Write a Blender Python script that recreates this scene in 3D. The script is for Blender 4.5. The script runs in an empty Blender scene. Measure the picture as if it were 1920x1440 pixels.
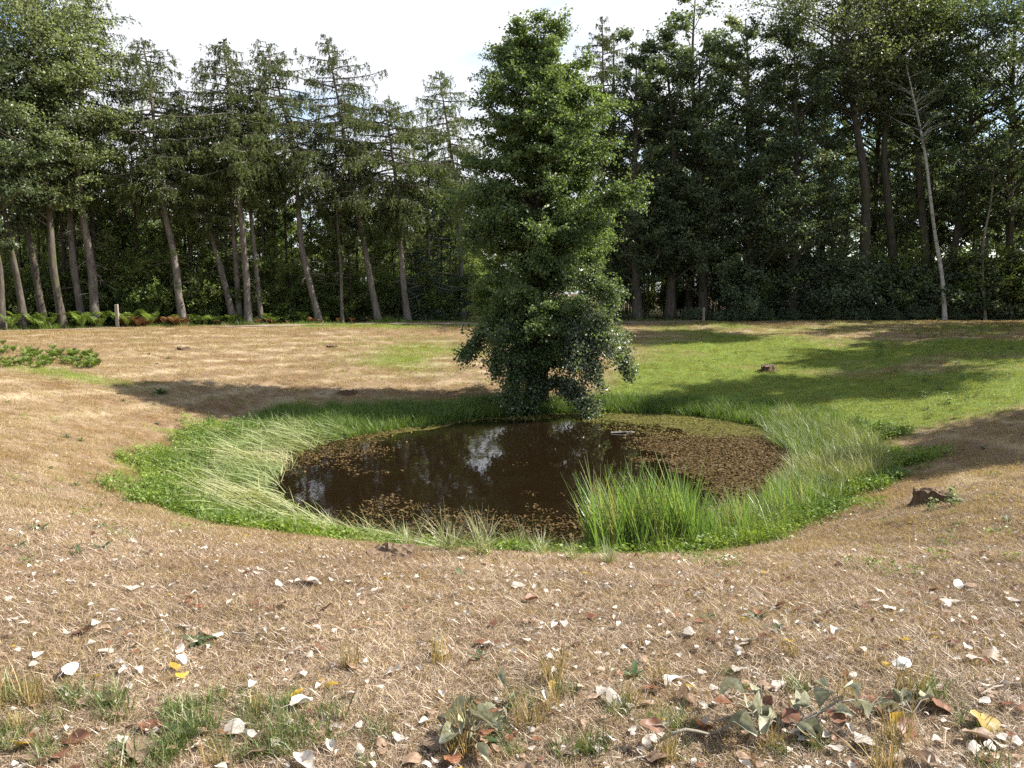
import bpy, math, random
import numpy as np
from mathutils import Vector, Matrix

rng = np.random.default_rng(7)
random.seed(7)
scene = bpy.context.scene
COL = scene.collection
PI = math.pi
rad = math.radians

# ------------------------------------------------------------------ camera, sky, sun, exposure
CAMZ, PITCH, FOC = 1.6, rad(6.69), 1450.0
cam_d = bpy.data.cameras.new('camera')
cam = bpy.data.objects.new('camera', cam_d)
COL.objects.link(cam)
cam.location = (0, 0, CAMZ)
cam.rotation_euler = (PI / 2 - PITCH, 0, 0)
cam_d.sensor_width = 36.0
cam_d.lens = 36.0 * FOC / 1920.0
cam_d.clip_start = 0.05
cam_d.clip_end = 6000
scene.camera = cam

SUN_AZ, SUN_EL = rad(80), rad(42.5)            # azimuth from +Y towards +X
SUN = Vector((math.sin(SUN_AZ) * math.cos(SUN_EL), math.cos(SUN_AZ) * math.cos(SUN_EL), math.sin(SUN_EL)))
w = bpy.data.worlds.new('World')
scene.world = w
w.use_nodes = True
nt = w.node_tree
bg = nt.nodes['Background']
sky = nt.nodes.new('ShaderNodeTexSky')
sky.sky_type = 'NISHITA'
sky.sun_disc = False
sky.sun_elevation = SUN_EL
sky.sun_rotation = SUN_AZ
sky.air_density = 1.0
sky.dust_density = 1.0
tc = nt.nodes.new('ShaderNodeTexCoord')
mp = nt.nodes.new('ShaderNodeMapping')
mp.inputs['Scale'].default_value = (1.0, 1.0, 2.2)
mp.inputs['Location'].default_value = (15.755, 7.324, 11.57)
cl = nt.nodes.new('ShaderNodeTexNoise')
cl.inputs['Scale'].default_value = 2.6
cl.inputs['Detail'].default_value = 7
cl.inputs['Roughness'].default_value = 0.5
rp = nt.nodes.new('ShaderNodeValToRGB')
rp.color_ramp.elements[0].position = 0.44
rp.color_ramp.elements[1].position = 0.55
mx = nt.nodes.new('ShaderNodeMix')
mx.data_type = 'RGBA'
mx.inputs[7].default_value = (4.2, 4.3, 4.6, 1)      # bright cloud, times the strength below
nt.links.new(tc.outputs['Generated'], mp.inputs[0])
nt.links.new(mp.outputs[0], cl.inputs['Vector'])
nt.links.new(cl.outputs['Fac'], rp.inputs[0])
nt.links.new(rp.outputs[0], mx.inputs[0])
nt.links.new(sky.outputs[0], mx.inputs[6])
nt.links.new(mx.outputs[2], bg.inputs['Color'])
bg.inputs['Strength'].default_value = 0.10

sl = bpy.data.lights.new('sun', 'SUN')
sl.energy = 5.0
sl.angle = rad(0.53)
sl.color = (1.0, 0.94, 0.84)
so = bpy.data.objects.new('sun', sl)
COL.objects.link(so)
so.rotation_euler = (-SUN).to_track_quat('-Z', 'Y').to_euler()
so.location = (40, 0, 60)

scene.view_settings.view_transform = 'Standard'
scene.view_settings.look = 'None'
scene.view_settings.gamma = 1.0
scene.view_settings.use_curve_mapping = False
scene.view_settings.exposure = 1.4
scene.cycles.use_denoising = False
scene.cycles.sample_clamp_indirect = 4.0
scene.cycles.max_bounces = 10
scene.cycles.diffuse_bounces = 7
scene.cycles.glossy_bounces = 3
scene.cycles.transmission_bounces = 6
scene.cycles.caustics_reflective = False
scene.cycles.caustics_refractive = False

# ------------------------------------------------------------------ helpers: tags and meshes
def tag(o, label=None, cat=None, group=None, kind=None):
    if label: o['label'] = label
    if cat: o['category'] = cat
    if group: o['group'] = group
    if kind: o['kind'] = kind
    return o

def empty(name, loc, rz=0.0):
    o = bpy.data.objects.new(name, None)
    o.empty_display_size = 0.2
    o.location = loc
    o.rotation_euler = (0, 0, rz)
    COL.objects.link(o)
    return o

def mesh_np(name, V, F, mat=None, smooth=False):
    """V (n,3); F (m,k) one face size, or a list of such arrays."""
    Fs = F if isinstance(F, list) else [F]
    Fs = [np.asarray(f, dtype=np.int32) for f in Fs if len(f)]
    me = bpy.data.meshes.new(name)
    V = np.ascontiguousarray(V, dtype=np.float32)
    nl = sum(f.size for f in Fs); nf = sum(len(f) for f in Fs)
    me.vertices.add(len(V)); me.loops.add(nl); me.polygons.add(nf)
    me.vertices.foreach_set('co', V.ravel())
    me.loops.foreach_set('vertex_index', np.concatenate([f.ravel() for f in Fs]))
    tot = np.concatenate([np.full(len(f), f.shape[1], np.int32) for f in Fs])
    st = np.concatenate([[0], np.cumsum(tot)[:-1]]).astype(np.int32)
    me.polygons.foreach_set('loop_start', st)
    me.polygons.foreach_set('use_smooth', np.full(nf, smooth))
    me.update(calc_edges=True)
    if mat: me.materials.append(mat)
    return me

def obj(name, me, parent=None, loc=None):
    o = bpy.data.objects.new(name, me)
    COL.objects.link(o)
    if parent: o.parent = parent
    if loc is not None: o.location = loc
    return o

def children(o):
    return [c for c in COL.objects if c.parent == o]

def copy_tree(root, kids, loc, rz, sc):
    """a thing and its parts: kids is [(part, [sub-parts])]"""
    r = root.copy(); COL.objects.link(r)
    r.location = loc; r.rotation_euler = (0, 0, rz); r.scale = sc
    for k, subs in kids:
        c = k.copy(); COL.objects.link(c); c.parent = r
        for s in subs:
            d = s.copy(); COL.objects.link(d); d.parent = c
    return r

def norm(a):
    return a / np.maximum(np.linalg.norm(a, axis=-1, keepdims=True), 1e-9)

def tubes(P, R, sides=5):
    """P (n,k,3), R (n,k): n tubes of k rings"""
    P = np.asarray(P, float); R = np.asarray(R, float)
    n, k, _ = P.shape
    T = np.gradient(P, axis=1); T = norm(T)
    up = np.where(np.abs(T[..., 2:3]) > 0.9, np.array([1.0, 0, 0]), np.array([0, 0, 1.0]))
    A = norm(np.cross(T, up)); B = np.cross(T, A)
    a = np.arange(sides) * 2 * PI / sides
    V = P[:, :, None, :] + R[:, :, None, None] * (A[:, :, None, :] * np.cos(a)[None, None, :, None] + B[:, :, None, :] * np.sin(a)[None, None, :, None])
    V = V.reshape(-1, 3)
    i = np.arange(n)[:, None, None] * k * sides + np.arange(k - 1)[None, :, None] * sides
    s = np.arange(sides)[None, None, :]; s2 = (s + 1) % sides
    F = np.stack([i + s, i + s2, i + sides + s2, i + sides + s], -1).reshape(-1, 4)
    return V, F

def join_vf(parts):
    Vs, Fs, off = [], [], 0
    for V, F in parts:
        Vs.append(V); Fs.append(np.asarray(F) + off); off += len(V)
    return np.concatenate(Vs), Fs

def leaf_quads(Cn, D, Nn, L, W, fold=0.25):
    """diamond leaves folded along the midrib"""
    D = norm(D); S = norm(np.cross(Nn, D)); N2 = np.cross(D, S)
    L = np.asarray(L)[:, None]; W = np.asarray(W)[:, None]
    base = Cn - D * L * 0.5; tip = Cn + D * L * 0.5
    mid = Cn - D * L * 0.06
    l = mid + S * W * 0.5 + N2 * W * fold; r = mid - S * W * 0.5 + N2 * W * fold
    V = np.stack([base, l, tip, r], 1).reshape(-1, 3)
    F = np.arange(len(Cn) * 4).reshape(-1, 4)
    return V, F

def unit_rand(n, r):
    return norm(r.normal(size=(n, 3)))

# ------------------------------------------------------------------ helpers: materials
def new_mat(name):
    m = bpy.data.materials.new(name)
    m.use_nodes = True
    t = m.node_tree
    b = t.nodes['Principled BSDF']
    return m, t, b

def ramp(t, cols, fac=None):
    r = t.nodes.new('ShaderNodeValToRGB')
    e = r.color_ramp.elements
    while len(e) < len(cols): e.new(0.5)
    for i, c in enumerate(cols):
        if len(c) == 4: e[i].position = c[0]; e[i].color = (*c[1:], 1)
        else: e[i].position = i / (len(cols) - 1); e[i].color = (*c, 1)
    if fac is not None: t.links.new(fac, r.inputs[0])
    return r

def mixc(t, fac, a, b, blend='MIX'):
    m = t.nodes.new('ShaderNodeMix'); m.data_type = 'RGBA'; m.blend_type = blend
    for s, v in ((0, fac), (6, a), (7, b)):
        if hasattr(v, 'is_linked') or hasattr(v, 'links'): t.links.new(v, m.inputs[s])
        elif isinstance(v, (int, float)): m.inputs[s].default_value = v
        else: m.inputs[s].default_value = (*v, 1) if len(v) == 3 else v
    return m.outputs[2]

def noise(t, scale, detail=4, rough=0.55, vec=None):
    n = t.nodes.new('ShaderNodeTexNoise')
    n.inputs['Scale'].default_value = scale
    n.inputs['Detail'].default_value = detail
    n.inputs['Roughness'].default_value = rough
    if vec is None:
        c = t.nodes.new('ShaderNodeTexCoord'); vec = c.outputs['Object']
    t.links.new(vec, n.inputs['Vector'])
    return n.outputs['Fac']

def vjit(t, col, fac, lo, hi):
    """vary the colour's value between lo and hi by fac"""
    mr = t.nodes.new('ShaderNodeMapRange')
    mr.inputs['To Min'].default_value = lo; mr.inputs['To Max'].default_value = hi
    t.links.new(fac, mr.inputs['Value'])
    h = t.nodes.new('ShaderNodeHueSaturation')
    t.links.new(mr.outputs[0], h.inputs['Value']); t.links.new(col, h.inputs['Color'])
    return h.outputs[0]

def leaf_mat(name, cols, rough=0.45, spec=0.4, trans=0.35, warm=(1.25, 1.25, 0.6), tint=None):
    m, t, b = new_mat(name)
    g = t.nodes.new('ShaderNodeNewGeometry')
    c = ramp(t, cols, g.outputs['Random Per Island']).outputs[0]
    oi = t.nodes.new('ShaderNodeObjectInfo')
    c = vjit(t, c, oi.outputs['Random'], 0.8, 1.2)
    if tint is not None:
        a = t.nodes.new('ShaderNodeAttribute'); a.attribute_type = 'INSTANCER'; a.attribute_name = 'tint'
        c = mixc(t, a.outputs['Fac'], c, vjit(t, ramp(t, tint, g.outputs['Random Per Island']).outputs[0], oi.outputs['Random'], 0.8, 1.2))
    t.links.new(c, b.inputs['Base Color'])
    b.inputs['Roughness'].default_value = rough
    b.inputs['Specular IOR Level'].default_value = spec
    tr = t.nodes.new('ShaderNodeBsdfTranslucent')
    t.links.new(mixc(t, 1.0, c, warm, 'MULTIPLY'), tr.inputs['Color'])
    ms = t.nodes.new('ShaderNodeMixShader')
    ms.inputs[0].default_value = trans
    t.links.new(b.outputs[0], ms.inputs[1]); t.links.new(tr.outputs[0], ms.inputs[2])
    t.links.new(ms.outputs[0], t.nodes['Material Output'].inputs['Surface'])
    return m

def bark_mat(name, c1, c2, scale=6, moss=None):
    m, t, b = new_mat(name)
    tcn = t.nodes.new('ShaderNodeTexCoord')
    mpn = t.nodes.new('ShaderNodeMapping'); mpn.inputs['Scale'].default_value = (1, 1, 0.25)
    t.links.new(tcn.outputs['Object'], mpn.inputs[0])
    f = noise(t, scale, 6, 0.65, mpn.outputs[0])
    c = ramp(t, [(0.3, *c1), (0.7, *c2)], f).outputs[0]
    if moss:
        f2 = noise(t, 1.1, 3)
        c = mixc(t, ramp(t, [(0.5, 0, 0, 0), (0.66, 0.7, 0.7, 0.7)], f2).outputs[0], c, moss)
    t.links.new(c, b.inputs['Base Color'])
    b.inputs['Roughness'].default_value = 0.9
    b.inputs['Specular IOR Level'].default_value = 0.15
    bp = t.nodes.new('ShaderNodeBump'); bp.inputs['Strength'].default_value = 0.7; bp.inputs['Distance'].default_value = 0.03
    t.links.new(f, bp.inputs['Height']); t.links.new(bp.outputs[0], b.inputs['Normal'])
    return m

M = {}
M['alder_leaf'] = leaf_mat('alder_leaf', [(0.055, 0.09, 0.032), (0.10, 0.148, 0.052), (0.17, 0.225, 0.088)], 0.45, 0.45, 0.5)
M['sky_sheen_leaf'] = leaf_mat('sky_sheen_leaf', [(0.065, 0.088, 0.055), (0.13, 0.155, 0.11), (0.32, 0.34, 0.28)], 0.35, 0.6, 0.35)  # paler grey tone paints the sky's sheen into the lower bough leaves
M['poplar_leaf'] = leaf_mat('poplar_leaf', [(0.09, 0.122, 0.052), (0.145, 0.182, 0.084), (0.24, 0.272, 0.145)], 0.42, 0.5, 0.48)
M['oak_leaf'] = leaf_mat('oak_leaf', [(0.048, 0.074, 0.038), (0.08, 0.115, 0.055), (0.145, 0.18, 0.09)], 0.42, 0.5, 0.5)
M['hazel_leaf'] = leaf_mat('hazel_leaf', [(0.075, 0.115, 0.03), (0.14, 0.19, 0.055), (0.23, 0.275, 0.10)], 0.45, 0.4, 0.5)
M['bramble'] = leaf_mat('bramble', [(0.055, 0.085, 0.042), (0.10, 0.14, 0.075), (0.18, 0.215, 0.14)], 0.42, 0.45, 0.35)
M['larch_needle'] = leaf_mat('larch_needle', [(0.045, 0.064, 0.022), (0.084, 0.112, 0.036), (0.145, 0.17, 0.058)], 0.6, 0.25, 0.3)
M['spruce_needle'] = leaf_mat('spruce_needle', [(0.012, 0.024, 0.018), (0.02, 0.036, 0.024), (0.032, 0.05, 0.03)], 0.6, 0.25, 0.12)
M['larch_bark'] = bark_mat('larch_bark', (0.06, 0.05, 0.042), (0.20, 0.175, 0.15), 9)
M['oak_bark'] = bark_mat('oak_bark', (0.03, 0.025, 0.02), (0.115, 0.098, 0.08), 9, (0.075, 0.08, 0.03))
M['alder_bark'] = bark_mat('alder_bark', (0.03, 0.024, 0.02), (0.085, 0.068, 0.055), 8)
M['pale_bark'] = bark_mat('pale_bark', (0.13, 0.115, 0.085), (0.36, 0.33, 0.27), 5, (0.18, 0.17, 0.06))
M['stem_bark'] = bark_mat('stem_bark', (0.04, 0.034, 0.026), (0.10, 0.085, 0.065), 8)

def birch_mat():
    m, t, b = new_mat('birch_bark')
    tcn = t.nodes.new('ShaderNodeTexCoord')
    mpn = t.nodes.new('ShaderNodeMapping'); mpn.inputs['Scale'].default_value = (1.2, 1.2, 7)
    t.links.new(tcn.outputs['Object'], mpn.inputs[0])
    f = noise(t, 1.0, 5, 0.7, mpn.outputs[0])
    c = ramp(t, [(0.36, 0.06, 0.05, 0.045), (0.46, 0.36, 0.34, 0.31), (0.8, 0.50, 0.475, 0.44)], f).outputs[0]
    t.links.new(c, b.inputs['Base Color']); b.inputs['Roughness'].default_value = 0.7
    return m
M['birch_bark'] = birch_mat()

# ------------------------------------------------------------------ terrain
CX, CY = 0.6, 16.7
WATER_Z = -2.0
def per(th, tab):
    a = np.array([t[0] for t in tab], float); v = np.array([t[1] for t in tab], float)
    return np.interp(th, a, v, period=360)
RW = [(16, 6.3), (33, 7.4), (51, 7.6), (69, 6.95), (90, 6.0), (126, 5.05), (157, 5.4), (175, 5.4), (196, 5.5), (226, 5.9), (239, 6.1), (253, 6.1), (262, 6.2), (271, 6.5), (278, 6.2), (288, 6.1), (311, 5.6), (330, 5.4), (349, 5.7)]
RM = [(15, 8.3), (39, 9.0), (59, 8.8), (73, 8.0), (94, 7.0), (116, 6.5), (136, 7.8), (155, 8.7), (175, 8.6), (190, 8.1), (209, 7.75), (220, 7.65), (231, 7.45), (244, 7.2), (262, 7.1), (272, 7.25), (281, 7.2), (295, 6.9), (312, 6.6), (328, 6.75), (352, 7.6)]
RR = [(0, 21), (22, 29), (45, 35), (65, 30), (90, 27.3), (115, 26.5), (135, 24.5), (150, 23), (165, 19), (180, 16), (205, 14.2), (230, 13.8), (270, 13.9), (300, 14), (330, 16)]
EX = [(0, 1.5), (60, 1.35), (90, 1.35), (140, 1.45), (180, 1.6), (230, 1.5), (270, 1.45), (330, 1.5)]
def smooth_noise(x, y, s, seed):
    r = np.random.default_rng(seed)
    z = 0
    for i in range(7):
        a = r.uniform(0, 2 * PI); k = s * r.uniform(0.6, 1.9); p = r.uniform(0, 6.28)
        z = z + np.sin(k * (x * math.cos(a) + y * math.sin(a)) + p + 1.3 * np.sin(0.6 * k * (x * math.sin(a) - y * math.cos(a)) + 2 * p))
    return z / 7 * 1.6
def polar(x, y):
    dx, dy = x - CX, y - CY
    return np.hypot(dx, dy), np.degrees(np.arctan2(dy, dx)) % 360
def height(x, y):
    x = np.asarray(x, float); y = np.asarray(y, float)
    r, th = polar(x, y)
    rw, rm, rr, ex = per(th, RW), per(th, RM), per(th, RR), per(th, EX)
    u = np.clip((r - rm) / (rr - rm), 0, 1)
    z = -1.78 + 1.78 * (1 - (1 - u) ** ex)
    v = np.clip((r - rw) / (rm - rw), 0, 1)
    z = np.where(r < rm, -2.03 + 0.25 * v, z)
    z = np.where(r < rw, -2.03 - 0.4 * np.clip((rw - r) / 2.0, 0, 1), z)
    und = 0.06 * smooth_noise(x, y, 0.9, 3) + 0.022 * smooth_noise(x, y, 4.2, 4) + 0.008 * smooth_noise(x, y, 11.0, 5)
    z = z + und * np.clip((r - rw) / 3.0, 0, 1) * np.where(r > rr + 1, 0.25, 1.0)
    return z
def slope_normal(x, y, e=0.15):
    hx = (height(x + e, y) - height(x - e, y)) / (2 * e); hy = (height(x, y + e) - height(x, y - e)) / (2 * e)
    return norm(np.stack([-hx, -hy, np.ones_like(hx)], -1))
def ray(u, v):
    x = (np.asarray(u, float) - 960) / FOC; yv = (720 - np.asarray(v, float)) / FOC
    return np.stack([x, math.cos(PITCH) + yv * math.sin(PITCH), -math.sin(PITCH) + yv * math.cos(PITCH)], -1)
def on_ground(u, v):
    """the place on the ground that bears (u, v) from the viewpoint"""
    d = ray(u, v)
    t = np.concatenate([np.arange(2, 30, 0.02), np.arange(30, 90, 0.05)])
    P = d[None, :] * t[:, None]; P[:, 2] += CAMZ
    hit = np.nonzero(P[:, 2] <= np.maximum(height(P[:, 0], P[:, 1]), WATER_Z))[0]
    p = P[hit[0]] if len(hit) else P[-1]
    return Vector((p[0], p[1], float(height(p[0], p[1]))))
def at_depth(u, v, y):
    d = ray(u, v); s = y / d[1]
    return Vector((d[0] * s, y, CAMZ + d[2] * s))
FRONT = [(-60, 22), (-30, 31), (-22, 34.5), (-15, 39), (-8, 42.8), (0, 44.6), (10, 45.6), (20, 46.6), (30, 47.8), (40, 44), (60, 40)]
def front_y(x):
    return np.interp(x, [p[0] for p in FRONT], [p[1] for p in FRONT])
def greenness(x, y):
    r, th = polar(x, y)
    rw, rm = per(th, RW), per(th, RM)
    n1 = smooth_noise(x, y, 0.55, 11); n2 = smooth_noise(x, y, 1.7, 12); n3 = smooth_noise(x, y, 5.0, 13)
    g = np.clip((rm + 0.2 + 0.9 * n2 + 0.7 * n3 - r) / 1.2, 0, 1)                          # marsh ring
    right = np.clip((th - 2) / 14, 0, 1) * np.clip((82 - th) / 14, 0, 1)
    g2 = right * np.clip(1.15 - (r - 9) / 26 + 0.35 * n1 + 0.25 * n2 - 0.25 * (th < 14), 0, 1)
    g3 = np.exp(-(((x + 8.8) / 3.4) ** 2 + ((y - 40.8) / 2.2) ** 2)) * 1.7 + np.exp(-(((x - 0.5) / 5) ** 2 + ((y - 41.5) / 1.6) ** 2)) * 0.8
    g4 = np.exp(-(((x + 4.0) / 3.4) ** 2 + ((y - 31.5) / 5.5) ** 2)) * 0.62
    g5 = np.exp(-(((x + 12.8) / 2.8) ** 2 + ((y - 21.9) / 1.0) ** 2))
    g6 = np.clip(0.55 * n1 + 0.45 * n2 - 0.52, 0, 0.5) * np.clip((r - rm) / 3, 0, 1)
    g7 = np.clip((rm + 2.2 + n2 - r) / 2.5, 0, 1) * ((th > 85) & (th < 150)) * 0.6
    g = np.maximum.reduce([g, g2, g3 + 0.2 * n3 * (g3 > 0.1), g4 + 0.2 * n2 * (g4 > 0.1), g5 * 0.7, g6, g7])
    return np.clip(g, 0, 1)

# --- ground sheet: rings around the viewpoint, finest in front
ang = np.concatenate([np.arange(-42, 42.01, 0.22), np.arange(45, 316, 3.2)])
ang = np.radians(ang)
rr_ = [0.0, 0.4]
while rr_[-1] < 75: rr_.append(rr_[-1] * 1.0155)
while rr_[-1] < 4000: rr_.append(rr_[-1] * 1.35)
rr_ = np.array(rr_)
AA, RRg = np.meshgrid(ang, rr_)
GX = RRg * np.sin(AA); GY = RRg * np.cos(AA)
GZ = height(GX, GY)
nr, na = AA.shape
i0 = (np.arange(nr - 1)[:, None] * na + np.arange(na)[None, :]); i1 = (np.arange(nr - 1)[:, None] * na + (np.arange(na)[None, :] + 1) % na)
GF = np.stack([i0, i0 + na, i1 + na, i1], -1).reshape(-1, 4)
GF = GF[:, ::-1]
gm = mesh_np('ground', np.stack([GX, GY, GZ], -1).reshape(-1, 3), GF, None, True)
at = gm.attributes.new('green', 'FLOAT', 'POINT'); at.data.foreach_set('value', greenness(GX, GY).ravel().astype(np.float32))
r_, t_ = polar(GX, GY)
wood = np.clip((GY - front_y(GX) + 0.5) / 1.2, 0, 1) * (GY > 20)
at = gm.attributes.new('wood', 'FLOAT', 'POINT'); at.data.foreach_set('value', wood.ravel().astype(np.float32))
wet = np.clip((per(t_, RM) - 0.3 - r_) / 0.8, 0, 1)
at = gm.attributes.new('wet', 'FLOAT', 'POINT'); at.data.foreach_set('value', wet.ravel().astype(np.float32))

def streaks(x, y):
    # bleached swaths left by the mower, following the bowl
    r, th = polar(x, y)
    k = 0.5 + 0.5 * np.sin(r * 4.3 + 1.2 * smooth_noise(x, y, 0.35, 71) + np.radians(th) * 2)
    return np.clip(k ** 5 * 1.3 * np.clip(0.6 + 0.9 * smooth_noise(x, y, 0.4, 72), 0, 1) + 0.25 * smooth_noise(x, y, 2.5, 73), 0, 1) * np.clip((r - per(th, RM)) / 2, 0, 1)
at = gm.attributes.new('streak', 'FLOAT', 'POINT'); at.data.foreach_set('value', (0.9 * streaks(GX, GY)).ravel().astype(np.float32))

def ground_mat():
    m, t, b = new_mat('dry_lawn')
    def attr(n):
        a = t.nodes.new('ShaderNodeAttribute'); a.attribute_name = n; return a.outputs['Fac']
    fine = noise(t, 38, 5, 0.7); mid = noise(t, 5, 5, 0.6); big = noise(t, 0.55, 4, 0.6)
    straw = ramp(t, [(0.30, 0.115, 0.078, 0.052), (0.5, 0.255, 0.18, 0.108), (0.72, 0.40, 0.305, 0.19)], fine).outputs[0]
    brown = ramp(t, [(0.3, 0.085, 0.05, 0.032), (0.5, 0.18, 0.115, 0.07), (0.75, 0.31, 0.22, 0.14)], fine).outputs[0]
    dry = mixc(t, ramp(t, [(0.42, 0, 0, 0), (0.60, 1, 1, 1)], big).outputs[0], straw, brown)
    dry = mixc(t, ramp(t, [(0.36, 0.8, 0.8, 0.8), (0.55, 0, 0, 0)], mid).outputs[0], dry, (0.13, 0.09, 0.065))
    grn = ramp(t, [(0.3, 0.045, 0.068, 0.016), (0.52, 0.12, 0.165, 0.03), (0.75, 0.22, 0.255, 0.06)], fine).outputs[0]
    gmask = t.nodes.new('ShaderNodeMath'); gmask.operation = 'MULTIPLY_ADD'
    t.links.new(mid, gmask.inputs[0]); gmask.inputs[1].default_value = 1.1; gmask.inputs[2].default_value = -0.62
    ga = t.nodes.new('ShaderNodeMath'); ga.operation = 'ADD'
    t.links.new(attr('green'), ga.inputs[0]); t.links.new(gmask.outputs[0], ga.inputs[1])
    gr = ramp(t, [(0.25, 0, 0, 0), (0.65, 1, 1, 1)], ga.outputs[0]).outputs[0]
    dry = mixc(t, attr('streak'), dry, mixc(t, fine, (0.30, 0.235, 0.15), (0.50, 0.41, 0.28)))
    c = mixc(t, gr, dry, grn)
    c = mixc(t, attr('wet'), c, (0.045, 0.038, 0.02))
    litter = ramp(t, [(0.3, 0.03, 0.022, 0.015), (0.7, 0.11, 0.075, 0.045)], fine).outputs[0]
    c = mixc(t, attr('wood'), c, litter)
    t.links.new(c, b.inputs['Base Color'])
    b.inputs['Roughness'].default_value = 0.95
    b.inputs['Specular IOR Level'].default_value = 0.1
    bp = t.nodes.new('ShaderNodeBump'); bp.inputs['Strength'].default_value = 0.9; bp.inputs['Distance'].default_value = 0.035
    t.links.new(fine, bp.inputs['Height']); t.links.new(bp.outputs[0], b.inputs['Normal'])
    return m
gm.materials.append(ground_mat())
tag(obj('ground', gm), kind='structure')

# --- pond water
def water_mat():
    m, t, b = new_mat('pond_water')
    b.inputs['Base Color'].default_value = (0.009, 0.0055, 0.0026, 1)
    b.inputs['Roughness'].default_value = 0.02
    b.inputs['IOR'].default_value = 1.333
    c = t.nodes.new('ShaderNodeTexCoord')
    mpn = t.nodes.new('ShaderNodeMapping'); mpn.inputs['Scale'].default_value = (1, 0.45, 1)
    t.links.new(c.outputs['Object'], mpn.inputs[0])
    f = noise(t, 7.0, 3, 0.5, mpn.outputs[0])
    bp = t.nodes.new('ShaderNodeBump'); bp.inputs['Strength'].default_value = 0.05; bp.inputs['Distance'].default_value = 0.03
    t.links.new(f, bp.inputs['Height']); t.links.new(bp.outputs[0], b.inputs['Normal'])
    return m
a = np.radians(np.arange(0, 360, 3))
rw_ = per(np.degrees(a), RW) + 0.9
WV = np.concatenate([[[CX, CY, WATER_Z]], np.stack([CX + rw_ * np.cos(a), CY + rw_ * np.sin(a), np.full(len(a), WATER_Z)], -1)])
k = np.arange(len(a)); WF = np.stack([np.zeros(len(a), int), 1 + k, 1 + (k + 1) % len(a)], -1)
tag(obj('water', mesh_np('water', WV, WF, water_mat())), kind='structure')

# --- worn path along the far rim
def path_mat():
    m, t, b = new_mat('path_gravel')
    c = ramp(t, [(0.3, 0.115, 0.09, 0.065), (0.7, 0.27, 0.215, 0.155)], noise(t, 30, 4, 0.7)).outputs[0]
    t.links.new(c, b.inputs['Base Color']); b.inputs['Roughness'].default_value = 0.95
    return m
px_ = np.arange(-45, 45.1, 0.4)
py0 = front_y(px_) - 1.15 + 0.12 * np.sin(px_ * 1.3); py1 = py0 - 0.9 + 0.12 * np.sin(px_ * 0.9 + 1)
rows = []
for s in np.linspace(0, 1, 5):
    yy = py1 + (py0 - py1) * s
    rows.append(np.stack([px_, yy, height(px_, yy) + 0.022], -1))
PV = np.concatenate(rows); n = len(px_)
ii = (np.arange(4)[:, None] * n + np.arange(n - 1)[None, :])
PF = np.stack([ii, ii + 1, ii + n + 1, ii + n], -1).reshape(-1, 4)
tag(obj('path', mesh_np('path', PV, PF, path_mat())), kind='structure')

# ------------------------------------------------------------------ trees
def bez(S, Cc, E, k):
    s = np.linspace(0, 1, k)[None, :, None]
    return (1 - s) ** 2 * S[:, None] + 2 * s * (1 - s) * Cc[:, None] + s ** 2 * E[:, None]

def trunk_vf(tp, r0, r1=0.03, sides=10, flare=1.45):
    """tp (k,3) control points; a tapered, slightly wavering stem"""
    tp = np.asarray(tp, float)
    d = np.concatenate([[0], np.cumsum(np.linalg.norm(np.diff(tp, axis=0), axis=1))])
    n = max(8, int(d[-1] / 0.55))
    s = np.linspace(0, d[-1], n)
    P = np.stack([np.interp(s, d, tp[:, i]) for i in range(3)], -1)
    for _ in range(2):
        P[1:-1] = 0.25 * P[:-2] + 0.5 * P[1:-1] + 0.25 * P[2:]
    f = s / d[-1]
    R = r1 + (r0 - r1) * (1 - f) ** 0.85
    R *= 1 + (flare - 1) * np.exp(-s / 0.35)
    R *= 1 + 0.05 * np.sin(s * 2.3 + r0 * 40)
    P[0, 2] -= 0.25
    return tubes(P[None], R[None], sides), P, R

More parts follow.
